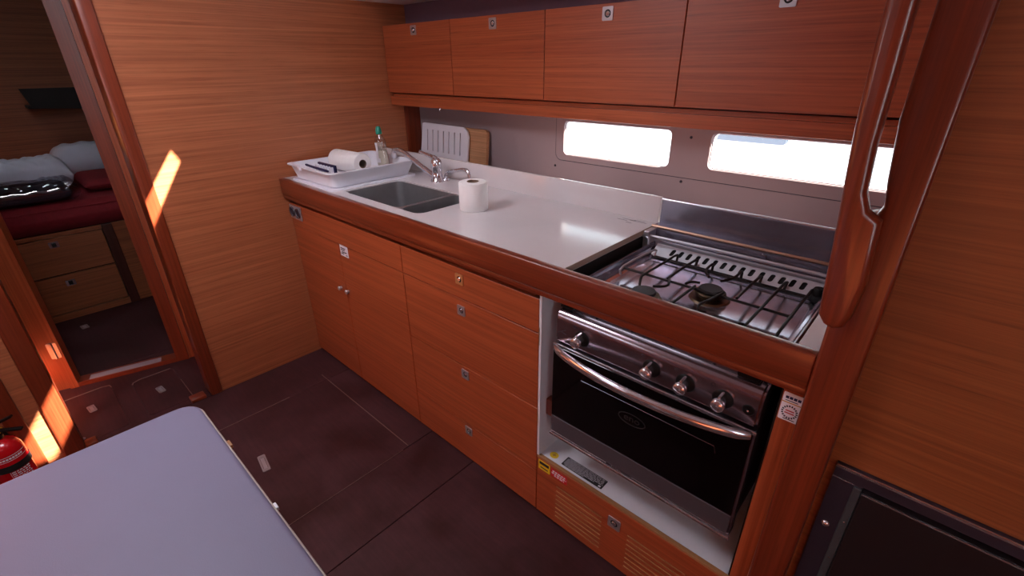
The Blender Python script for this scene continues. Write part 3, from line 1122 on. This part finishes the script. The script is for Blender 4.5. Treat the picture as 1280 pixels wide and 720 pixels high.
# control panel with rounded top
prof = [(0.024, 0.705), (0.0, 0.706), (-0.002, 0.712), (-0.002, 0.772), (0.002, 0.786), (0.010, 0.795), (0.022, 0.800), (0.040, 0.802), (0.040, 0.705)]
bm = B()
n = len(prof)
r0 = [bm.verts.new((X0 + 0.004, y, z)) for y, z in prof]
r1 = [bm.verts.new((X1 - 0.004, y, z)) for y, z in prof]
for i in range(n):
    j = (i + 1) % n
    bm.faces.new((r0[i], r0[j], r1[j], r1[i]))
bm.faces.new(r0)
bm.faces.new(r1[::-1])
bmesh.ops.bevel(bm, geom=[e for f in bm.faces if len(f.verts) == n for e in f.edges if min(v.co.y for v in e.verts) < 0.012], offset=0.006, segments=3, affect='EDGES')
cp = obj('control_panel', bm, 'oven_steel', cv, None, 40)
obj('panel_lip', rbox(X0 + 0.02, X1 - 0.02, 0.030, 0.046, 0.800, 0.818, 0.002), 'brushed_steel', cv)
for x in (1.70, 1.80, 1.90, 2.00):
    bm = B()
    lathe(bm, [(0, 0.003), (0.003, 0.003), (0.004, 0.0)], axis_m((x, 0.030, 0.809), FRONT), 10)
    obj('rivet', bm, 'dull_steel', cv)
obj('hob_clip', rbox(2.052, 2.098, 0.012, 0.035, 0.801, 0.815, 0.003), 'black_plastic', cv)
for k, x in enumerate((1.681, 1.876, 1.958, 2.040)):
    bm = B()
    lathe(bm, [(0, 0.004), (0.019, 0.004), (0.0215, 0.002), (0.0225, 0.0)], axis_m((x, -0.002, 0.742), FRONT), 26)
    bz = obj('knob', bm, 'black_plastic', cv, None, 50)
    bm = B()
    lathe(bm, [(0.009, 0.003), (0.0095, 0.018), (0.0135, 0.020), (0.0145, 0.024), (0.0145, 0.032), (0.012, 0.0345), (0, 0.0345)], axis_m((x, -0.002, 0.742), FRONT), 22)
    obj('knob_grip', bm, 'chrome', bz, None, 50)
    obj('knob_fin', rbox(x - 0.003, x + 0.003, -0.030, -0.004, 0.750, 0.762, 0.0015), 'chrome', bz)
    bm = B()
    text_ring = [(x - 0.024 + 0.004 * math.cos(a * math.pi / 6), -0.0024, 0.768 + 0.004 * math.sin(a * math.pi / 6)) for a in range(12)]
    tube(bm, text_ring, 0.0006, 4, True)
    obj('printed_mark', bm, 'ink_dark', cp)
bm = B()
lathe(bm, [(0, 0.004), (0.004, 0.004), (0.005, 0.002), (0.011, 0.002), (0.0125, 0.0)], axis_m((2.092, -0.002, 0.742), FRONT), 20)
ib = obj('ignition_button', bm, 'black_plastic', cv, None, 50)
bm = B()
lathe(bm, [(0, 0.006), (0.0022, 0.005), (0.0025, 0.003)], axis_m((2.092, -0.002, 0.742), FRONT), 10)
obj('button_dot', bm, 'chrome', ib)
bm = B()
for q0, q1 in (((1.606, 0.734), (1.630, 0.748)), ((1.618, 0.7375), (1.632, 0.735))):
    tube(bm, [(q0[0], -0.0024, q0[1]), (q1[0], -0.0024, q1[1])], 0.0009, 5)
obj('printed_mark', bm, 'ink_dark', cp)
# oven door
door = obj('oven_door', rbox(X0, X1, -0.004, 0.024, 0.388, 0.698, 0.003, 2), 'oven_steel', cv)
gl = obj('door_glass', rbox(X0 + 0.002, X1 - 0.006, -0.0065, -0.0035, 0.452, 0.690, 0.001, 1), 'oven_glass', door)
obj('door_lip', rbox(X0, X1 + 0.002, -0.012, -0.003, 0.380, 0.3885, 0.002), 'chrome', door)
obj('door_band', rbox(X0 + 0.002, X1 - 0.006, -0.0065, -0.0035, 0.393, 0.449, 0.001, 1), 'glass_grey', door)
obj('door_trim', rbox(X0, X1, -0.007, -0.001, 0.690, 0.699, 0.002), 'chrome', door)
# shelf seen behind the glass as two bright wires set in the door face
bm = B()
tube(bm, [(1.69, -0.0064, 0.618), (2.045, -0.0064, 0.618), (2.050, -0.0064, 0.600)], 0.0011, 6)
obj('glass_wire', bm, 'dull_steel', door)
# logo
bm = B()
ell = [(1.846 + 0.037 * math.cos(a * math.pi / 18), -0.0068, 0.575 + 0.0165 * math.sin(a * math.pi / 18)) for a in range(36)]
tube(bm, ell, 0.0014, 5, True)
text_mesh(bm, 'eno', 0.026, T(1.846, -0.0066, 0.5765) @ Matrix.Rotation(math.pi / 2, 4, 'X') @ Matrix.Diagonal((1.15, 1.0, 1.0, 1.0)))
obj('logo', bm, 'logo_grey', door)
# bowed handle
bm = B()
hp = []
for k in range(25):
    s_ = -1 + 2 * k / 24
    hp.append((1.857 + 0.252 * s_, -0.012 - 0.050 * (1 - s_ * s_) ** 0.8, 0.690 + 0.004 * (1 - s_ * s_)))
rings = []
for k, p_ in enumerate(hp):
    p_ = Vector(p_)
    q = (Vector(hp[min(k + 1, 24)]) - Vector(hp[max(k - 1, 0)])).normalized()
    side = q.cross(Vector((0, 0, 1))).normalized()
    hw = 0.0085 if 0 < k < 24 else 0.006
    hh = 0.0125 if 0 < k < 24 else 0.009
    rings.append([p_ + side * hw * math.cos(a * math.pi / 6) + Vector((0, 0, 1)) * hh * math.sin(a * math.pi / 6) for a in range(12)])
loft(bm, rings, True, True)
obj('oven_handle', bm, 'chrome', door, None, 60)
bm = B()
for x in (1.612, 2.102):
    box(bm, x - 0.008, x + 0.008, -0.016, -0.003, 0.682, 0.698, 0.002)
obj('handle_foot', bm, 'oven_steel', door)
bm = B()
tube(bm, [(1.79, 0.004, 0.378), (1.79, 0.004, 0.388)], 0.008, 10)
obj('door_stop', bm, 'black_rubber', cv)
obj('gimbal_lock', rbox(1.80, 1.86, 0.002, 0.016, 0.374, 0.384, 0.002), 'dull_steel', cv)
# hob
HZ = 0.846
bm = B()
rings = []
for z, ins in ((0.872, 0.0), (0.872, 0.008), (HZ + 0.004, 0.012), (HZ, 0.02)):
    rings.append([(p[0], p[1], z) for p in rrect(1.640 + ins, 2.122 - ins, 0.045 + ins, 0.435 - ins, 0.012)])
loft(bm, rings, False, True)
hob = obj('hob_pan', bm, 'hob_steel', cv, None, 25)
obj('gap_shade', rbox(1.600, 1.6115, 0.012, 0.45, 0.803, 0.8995), 'dark_gap', cv)  # black sheets standing in for shade between worktop and stove
obj('gap_shade', rbox(1.6115, 1.634, 0.012, 0.45, 0.802, 0.805), 'dark_gap', cv)
obj('hob_rim', rbox(1.634, 1.642, 0.04, 0.44, 0.802, 0.880, 0.002), 'dull_steel', cv)
obj('hob_rim', rbox(2.118, 2.126, 0.04, 0.44, 0.802, 0.872, 0.002), 'brushed_steel', cv)
obj('hob_rim', rbox(1.632, 2.118, 0.036, 0.046, 0.802, 0.862, 0.002), 'dull_steel', cv)
obj('hob_rim', rbox(1.632, 2.118, 0.436, 0.444, 0.802, 0.886, 0.002), 'brushed_steel', cv)
# slotted vent strip
bm = B()
holes = []
for k in range(15):
    u = 1.713 + k * 0.0250
    h0 = rrect(u - 0.006, u + 0.006, 0.011, 0.037, 0.005, 3)
    holes.append([(p[0] + (p[1] - 0.018) * 0.15, p[1]) for p in h0])


def strip(u, v, w_):
    return (u, 0.386 + v * 0.85 + w_ * 0.52, 0.856 + v * 0.52 - w_ * 0.85)


plate(bm, [(1.655, 0.0), (2.105, 0.0), (2.105, 0.046), (1.655, 0.046)], holes, strip, 0.0, 0.0015)
obj('vent_strip', bm, 'strip_steel', cv)
bm = B()
plate(bm, [(1.657, 0.002), (2.103, 0.002), (2.103, 0.044), (1.657, 0.044)], [], strip, 0.004, 0.005)
obj('vent_backing', bm, 'black_plastic', cv)
# burners
for x, y, r in ((1.900, 0.228, 0.034), (1.782, 0.106, 0.036)):
    bm = B()
    M = T(x, y, HZ)
    lathe(bm, [(r * 1.45, 0.0), (r * 1.35, 0.004), (r * 0.8, 0.005), (r * 0.8, 0.012), (r * 1.05, 0.014), (r * 1.1, 0.018), (r * 1.0, 0.021), (0, 0.021)], M, 28)
    bu = obj('burner', bm, 'burner_brass', cv, None, 40)
    bm = B()
    lathe(bm, [(r * 0.82, 0.021), (r * 0.85, 0.025), (r * 0.78, 0.029), (0, 0.030)], M, 28)
    obj('burner_cap', bm, 'burner_cap', bu, None, 40)
# pan supports
GZ = 0.878
bars = {
    'b': [(1.741, 0.378, 0.858), (1.741, 0.376, GZ), (1.740, 0.30, GZ), (1.738, 0.19, GZ), (1.738, 0.172, GZ - 0.004), (1.742, 0.160, GZ - 0.022)],
    'c': [(1.797, 0.378, 0.858), (1.797, 0.376, GZ), (1.797, 0.205, GZ)],
    'd': [(1.845, 0.378, 0.858), (1.845, 0.376, GZ), (1.846, 0.335, GZ), (1.853, 0.310, GZ), (1.872, 0.282, GZ)],
    'e': [(1.923, 0.378, 0.858), (1.923, 0.376, GZ), (1.923, 0.335, GZ), (1.918, 0.305, GZ), (1.905, 0.278, GZ)],
    'f': [(1.970, 0.378, 0.858), (1.970, 0.376, GZ), (1.970, 0.205, GZ)],
    'g': [(2.029, 0.378, 0.858), (2.029, 0.376, GZ), (2.029, 0.11, GZ), (2.026, 0.098, GZ - 0.004), (2.012, 0.092, GZ - 0.004)],
    'h': [(2.090, 0.372, 0.858), (2.090, 0.370, GZ), (2.090, 0.10, GZ), (2.090, 0.092, GZ - 0.02)],
    'i': [(1.800, 0.205, GZ), (1.815, 0.170, GZ), (1.810, 0.15, GZ), (1.790, 0.135, GZ)],
    'j': [(1.845, 0.205, GZ), (1.852, 0.225, GZ), (1.870, 0.232, GZ)],
    'k': [(1.868, 0.205, GZ), (1.868, 0.075, GZ)],
    'l': [(1.935, 0.215, GZ), (1.925, 0.150, GZ), (1.918, 0.115, GZ), (1.924, 0.10, GZ - 0.005), (1.935, 0.11, GZ - 0.01)],
    'm': [(1.672, 0.372, 0.858), (1.672, 0.370, GZ), (1.668, 0.20, GZ), (1.668, 0.19, GZ - 0.02)],
}
for k, pts in bars.items():
    bm = B()
    tube(bm, arc(pts, 3), 0.0036, 7)
    obj('grate_bar', bm, 'iron' if k != 'm' else 'brushed_steel', cv, None, 60)
bm = B()
tube(bm, [(1.668, 0.203, GZ - 0.006), (2.092, 0.203, GZ - 0.006)], 0.0036, 7)
obj('grate_bar', bm, 'iron', cv, None, 60)
bm = B()
tube(bm, [(1.672, 0.372, 0.856), (2.092, 0.372, 0.856)], 0.0030, 7)
obj('grate_bar', bm, 'iron', cv, None, 60)
bm = B()
tube(bm, [(1.672, 0.09, 0.861), (2.092, 0.09, 0.861)], 0.0034, 7)
obj('grate_bar', bm, 'iron', cv, None, 60)
bm = B()
tube(bm, arc([(1.636, 0.40, 0.872), (1.636, 0.40, 0.897), (1.645, 0.415, 0.902), (2.10, 0.425, 0.902), (2.112, 0.415, 0.897), (2.112, 0.40, 0.872)], 4), 0.0045, 8)
obj('fiddle_rail', bm, 'brushed_steel', cv, None, 60)
bm = B()
lathe(bm, [(0.0, 0.034), (0.011, 0.034), (0.0135, 0.030), (0.0135, 0.016), (0.016, 0.014), (0.017, 0.0)], T(2.104, 0.372, 0.853), 18)
obj('rail_knob', bm, 'black_plastic', cv, None, 50)

# polished lid standing against the upstand behind the hob
bm = B()
box(bm, 1.618, 2.165, 0.497, 0.503, 0.80, 0.995, 0.001, 1)
ld = obj('lid', bm, 'dull_steel', cv)
bm = B()
tube(bm, [(1.618, 0.500, 0.997), (2.165, 0.500, 0.997)], 0.0042, 8)
obj('top_edge', bm, 'chrome', ld, None, 60)
bm = B()
box(bm, 1.616, 2.165, 0.452, 0.497, 0.920, 0.9225)
obj('lid_ledge', bm, 'dull_steel', ld)
bm = B()
tube(bm, [(1.616, 0.452, 0.923), (2.165, 0.452, 0.923)], 0.0045, 8)
obj('copper_edge', bm, 'brass', ld, None, 60)
obj('lid_bracket', rbox(1.616, 1.634, 0.40, 0.452, 0.86, 0.918, 0.002), 'brushed_steel', ld)
bm = B()
lathe(bm, [(0, 0.006), (0.007, 0.006), (0.009, 0.0)], axis_m((1.95, 0.444, 0.905), FRONT), 12)
obj('lid_screw', bm, 'dull_steel', ld)
obj('lid_apron', rbox(1.634, 2.13, 0.446, 0.4515, 0.86, 0.919), 'dull_steel', ld)

# ------------------------------------------------------------------ fridge in the right-hand panel
fr = thing('fridge', (2.52, 0.0, 0.10), 'dark front-opening fridge with metal frame in the right-hand panel', 'fridge')
bm = B()
plate(bm, [(2.256, 0.09), (2.81, 0.09), (2.81, 0.716), (2.256, 0.716)], [[(2.302, 0.13), (2.77, 0.13), (2.77, 0.690), (2.302, 0.690)]], XZ, -0.012, -0.0005)
ff = obj('frame', bm, 'fridge_frame', fr)
obj('frame_edge', rbox(2.256, 2.81, -0.014, -0.011, 0.712, 0.7165), 'chrome', ff)
obj('frame_edge', rbox(2.256, 2.290, -0.014, -0.011, 0.688, 0.6905), 'chrome', ff)
obj('gasket', rbox(2.290, 2.303, -0.016, -0.002, 0.13, 0.686, 0.002), 'gasket', fr)
fd = obj('door', rbox(2.304, 2.765, -0.018, 0.01, 0.135, 0.682, 0.002), 'fridge_dark', fr)
obj('door_edge', rbox(2.304, 2.765, -0.020, -0.017, 0.679, 0.6825), 'chrome', fd)
for z in (0.572, 0.36, 0.20):
    bm = B()
    lathe(bm, [(0, 0.005), (0.004, 0.0045), (0.007, 0.002), (0.0075, 0.0)], axis_m((2.272, -0.012, z), FRONT), 16)
    obj('screw', bm, 'chrome', fr, None, 50)
for z in (0.60, 0.50, 0.42):
    bm = B()
    lathe(bm, [(0, 0.002), (0.0018, 0.0015), (0.002, 0.0)], axis_m((2.2965, -0.016, z), FRONT), 8)
    obj('gasket_pin', bm, 'chrome', fr)
obj('cabinet_box', rbox(2.264, 2.795, 0.021, 0.55, 0.105, 0.700), 'fridge_dark', fr)

# ------------------------------------------------------------------ table in the foreground
tb = thing('saloon_table', (1.75, -1.2, ZF), 'pale lavender grey table top with rounded corner in the foreground', 'table')
bm = B()
rings = []
for z, ins in ((0.672, 0.0), (0.692, 0.0), (0.6965, 0.0012), (0.699, 0.004), (0.6998, 0.009)):
    rings.append([(p[0], p[1], z) for p in rrect(1.142 + ins, 2.25 - ins, -1.75 + ins, -0.746 - ins, 0.042 - ins, 8)])
loft(bm, rings, True, True)
obj('table_top', bm, 'table_grey', tb, None, 40)
bm = B()
rp = rrect(1.141, 2.251, -1.751, -0.745, 0.043, 8)
tube(bm, [(p[0], p[1], 0.690) for p in rp], 0.0022, 6, True)
obj('piping', bm, 'edge_white', tb, None, 60)
bm = B()
lathe(bm, [(0, 0.0), (0.16, 0.0), (0.16, 0.012), (0.05, 0.03), (0.045, 0.66), (0.12, 0.672), (0, 0.672)], T(1.75, -1.25, ZF + 0.001), 24)
obj('pedestal', bm, 'brushed_steel', tb, None, 40)
obj('edge_tab', rbox(1.325, 1.345, -0.744, -0.738, 0.684, 0.692, 0.001), 'plywood', tb)
obj('edge_tab', rbox(1.55, 1.565, -0.744, -0.739, 0.684, 0.692, 0.001), 'white_plastic', tb)

# ------------------------------------------------------------------ fire extinguisher
EX, EY = 0.085, -1.186
fe = thing('fire_extinguisher', (EX, EY, ZF), 'red fire extinguisher strapped to the wall left of the doorway', 'fire extinguisher')
bm = B()
lathe(bm, [(0, 0.0), (0.042, 0.0), (0.05, 0.006), (0.052, 0.014), (0.052, 0.175), (0.050, 0.195), (0.043, 0.212), (0.030, 0.224), (0.018, 0.230), (0.018, 0.236), (0, 0.236)], T(EX, EY, ZF + 0.001), 36)
cy_ = obj('cylinder', bm, 'ext_red', fe, None, 50)
bm = B()
lathe(bm, [(0, 0), (0.020, 0.0), (0.021, 0.010), (0.016, 0.014), (0.014, 0.032), (0, 0.034)], T(EX, EY, ZF + 0.236), 20)
obj('valve', bm, 'black_plastic', fe, None, 50)
bm = B()
box(bm, -0.012, 0.085, -0.008, 0.008, -0.004, 0.005, 0.003, 2, T(EX, EY, 0.258) @ Matrix.Rotation(math.radians(60), 4, 'Z') @ Matrix.Rotation(math.radians(6), 4, 'Y'))
obj('carry_handle', bm, 'black_plastic', fe)
bm = B()
box(bm, -0.01, 0.080, -0.008, 0.008, -0.004, 0.005, 0.003, 2, T(EX, EY, 0.276) @ Matrix.Rotation(math.radians(60), 4, 'Z') @ Matrix.Rotation(math.radians(-22), 4, 'Y'))
obj('squeeze_lever', bm, 'black_plastic', fe)
bm = B()
tube(bm, [(EX + 0.024 * math.cos(a), EY + 0.024 * math.sin(a), 0.252) for a in [k * math.pi / 8 for k in range(16)]], 0.003, 6, True)
obj('safety_ring', bm, 'label_yellow', fe, None, 60)
bm = B()
lathe(bm, [(0.0535, 0.118), (0.0542, 0.118), (0.0542, 0.144), (0.0535, 0.144), (0.0535, 0.118)], T(EX, EY, ZF), 36)
obj('strap', bm, 'black_rubber', fe, None, 40)
obj('wall_bracket', rbox(0.001, EX - 0.045, EY - 0.02, EY + 0.02, 0.03, 0.20, 0.003), 'black_plastic', fe)


def wrap(a0, a1, z0, z1, mat, name, r=0.0526):
    bm = B()
    n_ = max(2, int(abs(a1 - a0) / 6) + 1)
    lo_, hi_ = [], []
    for k in range(n_):
        a = math.radians(a0 + (a1 - a0) * k / (n_ - 1))
        lo_.append(bm.verts.new((EX + r * math.cos(a), EY + r * math.sin(a), z0)))
        hi_.append(bm.verts.new((EX + r * math.cos(a), EY + r * math.sin(a), z1)))
    for k in range(n_ - 1):
        bm.faces.new((lo_[k], lo_[k + 1], hi_[k + 1], hi_[k]))
    return obj(name, bm, mat, cy_, None, True)


wrap(-50, 70, 0.150, 0.152, 'ink_white', 'printed_line')
for k in range(9):
    wrap(-28 + k * 9, -28 + k * 9 + 7, 0.156, 0.163, 'ink_white', 'printed_word')
wrap(-40, 70, 0.168, 0.170, 'ink_white', 'printed_line')
for r_ in range(7):
    z = 0.108 - r_ * 0.008
    a = -5
    while a < 50:
        da = random.uniform(5, 12)
        wrap(a, min(a + da, 52), z, z + 0.0042, 'ink_white', 'printed_word')
        a += da + 3
wrap(-9, -8, 0.03, 0.115, 'ink_white', 'printed_line')
wrap(-45, -14, 0.03, 0.05, 'ink_white', 'printed_panel')
wrap(28, 52, 0.03, 0.05, 'ink_white', 'printed_panel')

# ------------------------------------------------------------------ cabin seen through the doorway
bd_ = thing('berth', (-1.9, -0.7, ZF), 'wooden berth with two drawers under the mattress in the dark cabin', 'bed')
XF = -1.47
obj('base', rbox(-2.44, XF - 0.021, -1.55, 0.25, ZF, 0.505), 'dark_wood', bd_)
obj('top_rail', rbox(XF - 0.02, XF, -1.0, -0.563, 0.497, 0.520), 'cabin_veneer', bd_)
obj('plinth', rbox(XF - 0.02, XF + 0.006, -1.0, -0.563, ZF, 0.030, 0.002), 'cabin_veneer', bd_)
for z0, z1, lz in ((0.273, 0.492, 0.455), (0.036, 0.265, 0.214)):
    d = obj('drawer', rbox(XF - 0.02, XF, -0.985, -0.566, z0, z1, 0.002, 1), 'cabin_veneer', bd_)
    bm = B()
    s = 0.045
    yq = -0.80
    plate(bm, rrect(yq - s / 2, yq + s / 2, lz - s * 0.4, lz + s * 0.4, 0.003, 2), [], YZ, XF, XF + 0.003)
    p_ = obj('latch_plate', bm, 'chrome', d)
    obj('push_button', rbox(XF + 0.003, XF + 0.006, yq - 0.010, yq + 0.010, lz - 0.012, lz + 0.012, 0.002), 'black_plastic', p_)
obj('corner_post', rbox(XF - 0.03, XF + 0.012, -0.563, -0.512, ZF, 0.52, 0.003), 'post_shaded', bd_)
obj('side_panel', rbox(XF - 0.025, XF - 0.005, -0.512, 0.25, ZF, 0.52), 'cabin_veneer', bd_)


def soft(bm, x0, x1, y0, y1, z0, z1, r, amp, seed, nx=28, ny=28, fine=0.0):
    """Cushion-like block with rounded edges and a gently uneven top."""
    rnd = random.Random(seed)
    ph = [rnd.uniform(0, 6.28) for _ in range(8)]
    fq = [rnd.uniform(4, 16) for _ in range(8)]
    top, bot = [], []
    for i in range(nx + 1):
        rt, rb = [], []
        for j in range(ny + 1):
            u, v = i / nx, j / ny
            x, y = x0 + (x1 - x0) * u, y0 + (y1 - y0) * v
            ex = min(x - x0, x1 - x)
            ey = min(y - y0, y1 - y)
            q = 1.0
            for e in (ex, ey):
                if e < r:
                    t_ = 1 - e / r
                    q *= math.sqrt(max(0.0, 1 - t_ * t_)) * 0.92 + 0.08
            h = sum(math.sin(fq[k] * x + ph[k]) * math.sin(fq[7 - k] * y + ph[7 - k]) for k in range(4)) / 4
            h += 0.5 * abs(math.sin(23 * (x * 0.6 + y) + ph[1] + 2 * math.sin(9 * x)))
            f_ = fine * (abs(math.sin(38 * x + 21 * y + 3 * math.sin(17 * y + ph[2]))) + 0.7 * math.sin(71 * y - 33 * x + 2 * math.sin(25 * x + ph[3])))
            rt.append(bm.verts.new((x, y, z0 + (z1 - z0) * (0.5 + 0.5 * q) + (amp * h + f_) * q)))
            rb.append(bm.verts.new((x, y, z0 + (z1 - z0) * (0.5 - 0.5 * q))))
        top.append(rt)
        bot.append(rb)
    for i in range(nx):
        for j in range(ny):
            bm.faces.new((top[i][j], top[i + 1][j], top[i + 1][j + 1], top[i][j + 1]))
            bm.faces.new((bot[i][j], bot[i][j + 1], bot[i + 1][j + 1], bot[i + 1][j]))
    for i in range(nx):
        for j in (0, ny):
            bm.faces.new((top[i][j], top[i + 1][j], bot[i + 1][j], bot[i][j]))
    for j in range(ny):
        for i in (0, nx):
            bm.faces.new((top[i][j], top[i][j + 1], bot[i][j + 1], bot[i][j]))
    return bm


t = thing('mattress', (-1.9, -0.7, 0.52), 'dark red fabric mattress on the cabin berth', 'mattress')
obj('cover', soft(B(), -2.42, -1.445, -1.5, 0.2, 0.521, 0.675, 0.05, 0.004, 1), 'red_fabric', t, None, 60)
bm = B()
tube(bm, arc([(-1.447, -1.4, 0.650), (-1.447, -1.0, 0.652), (-1.447, -0.6, 0.650), (-1.447, 0.1, 0.651)], 4), 0.004, 6)
obj('seam', bm, 'red_fabric', t, None, 60)
t = thing('bolster_cushion', (-1.9, -0.34, 0.68), 'red fabric cushion lying on the mattress beside the folded white duvet', 'cushion')
obj('cover', soft(B(), -2.15, -1.66, -0.55, -0.05, 0.684, 0.75, 0.05, 0.003, 4, 18, 18), 'red_fabric', t, None, 60)
bm = B()
tube(bm, arc([(-1.662, -0.52, 0.708), (-1.662, -0.3, 0.709), (-1.662, -0.08, 0.708)], 4), 0.003, 6)
obj('seam', bm, 'red_fabric', t, None, 60)
t = thing('folded_duvet', (-2.0, -0.85, 0.68), 'crumpled white folded duvet at the back of the berth', 'duvet')
obj('cover', soft(B(), -2.15, -1.80, -1.25, -0.565, 0.684, 0.872, 0.09, 0.022, 9, 50, 70, 0.006), 'white_linen', t, None, 60)
t = thing('white_pillow', (-2.1, -0.3, 0.75), 'white pillow leaning on the cabin wall beside the duvet', 'pillow')
obj('cover', soft(B(), -2.42, -2.17, -0.62, -0.02, 0.70, 0.90, 0.10, 0.015, 12, 30, 50, 0.004), 'white_linen', t, None, 60)
t = thing('bedding_pack', (-1.6, -0.9, 0.68), 'navy bedding packed in clear shiny plastic on the berth edge', 'package')
obj('cloth', soft(B(), -1.775, -1.485, -1.22, -0.625, 0.690, 0.778, 0.06, 0.010, 21, 30, 40), 'navy_fabric', t, None, 60)
obj('plastic_wrap', soft(B(), -1.785, -1.475, -1.24, -0.585, 0.684, 0.788, 0.055, 0.014, 33, 70, 120, 0.005), 'clear_film', t, None, 70)
# shelf on the far cabin wall
t = thing('cabin_shelf', (-2.40, -0.4, 1.18), 'dark wooden shelf box on the far cabin wall', 'shelf')
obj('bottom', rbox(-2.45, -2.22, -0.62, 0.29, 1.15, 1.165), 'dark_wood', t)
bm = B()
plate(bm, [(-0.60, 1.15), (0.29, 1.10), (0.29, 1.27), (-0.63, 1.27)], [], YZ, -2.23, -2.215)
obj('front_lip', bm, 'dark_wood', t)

# ------------------------------------------------------------------ neighbouring boat outside the windows
nb = thing('neighbouring_boat', (1.5, 3.4, -1.2), 'white hull of a boat moored outside the galley windows', 'boat')
bm = B()
rings = []
for k in range(25):
    x = -8 + k * 0.8
    q = 1 - ((x - 2) / 11) ** 2 * 0.35
    rings.append([(x, 2.7 + (1 - q) * 1.5 + dy, z) for dy, z in ((0.55, -1.2), (0.25, -0.6), (0.08, 0.0), (0.0, 0.55), (-0.02, 1.40), (0.0, 1.42), (0.9, 1.5), (1.0, 1.95), (2.6, 2.0), (3.0, -1.2))])
loft(bm, rings, True, True)
hl = obj('hull', bm, 'boat_white', nb, None, 30)
bm = B()
plate(bm, rrect(0.68, 1.41, 0.885, 1.10, 0.02, 3), [], XZ, 2.64, 2.70)
obj('hull_window', bm, 'boat_grey', nb)
bm = B()
tube(bm, [(-6, 2.72, 0.36), (8, 2.72, 0.36)], 0.02, 8)
obj('rubbing_strake', bm, 'boat_white', nb, None, 60)
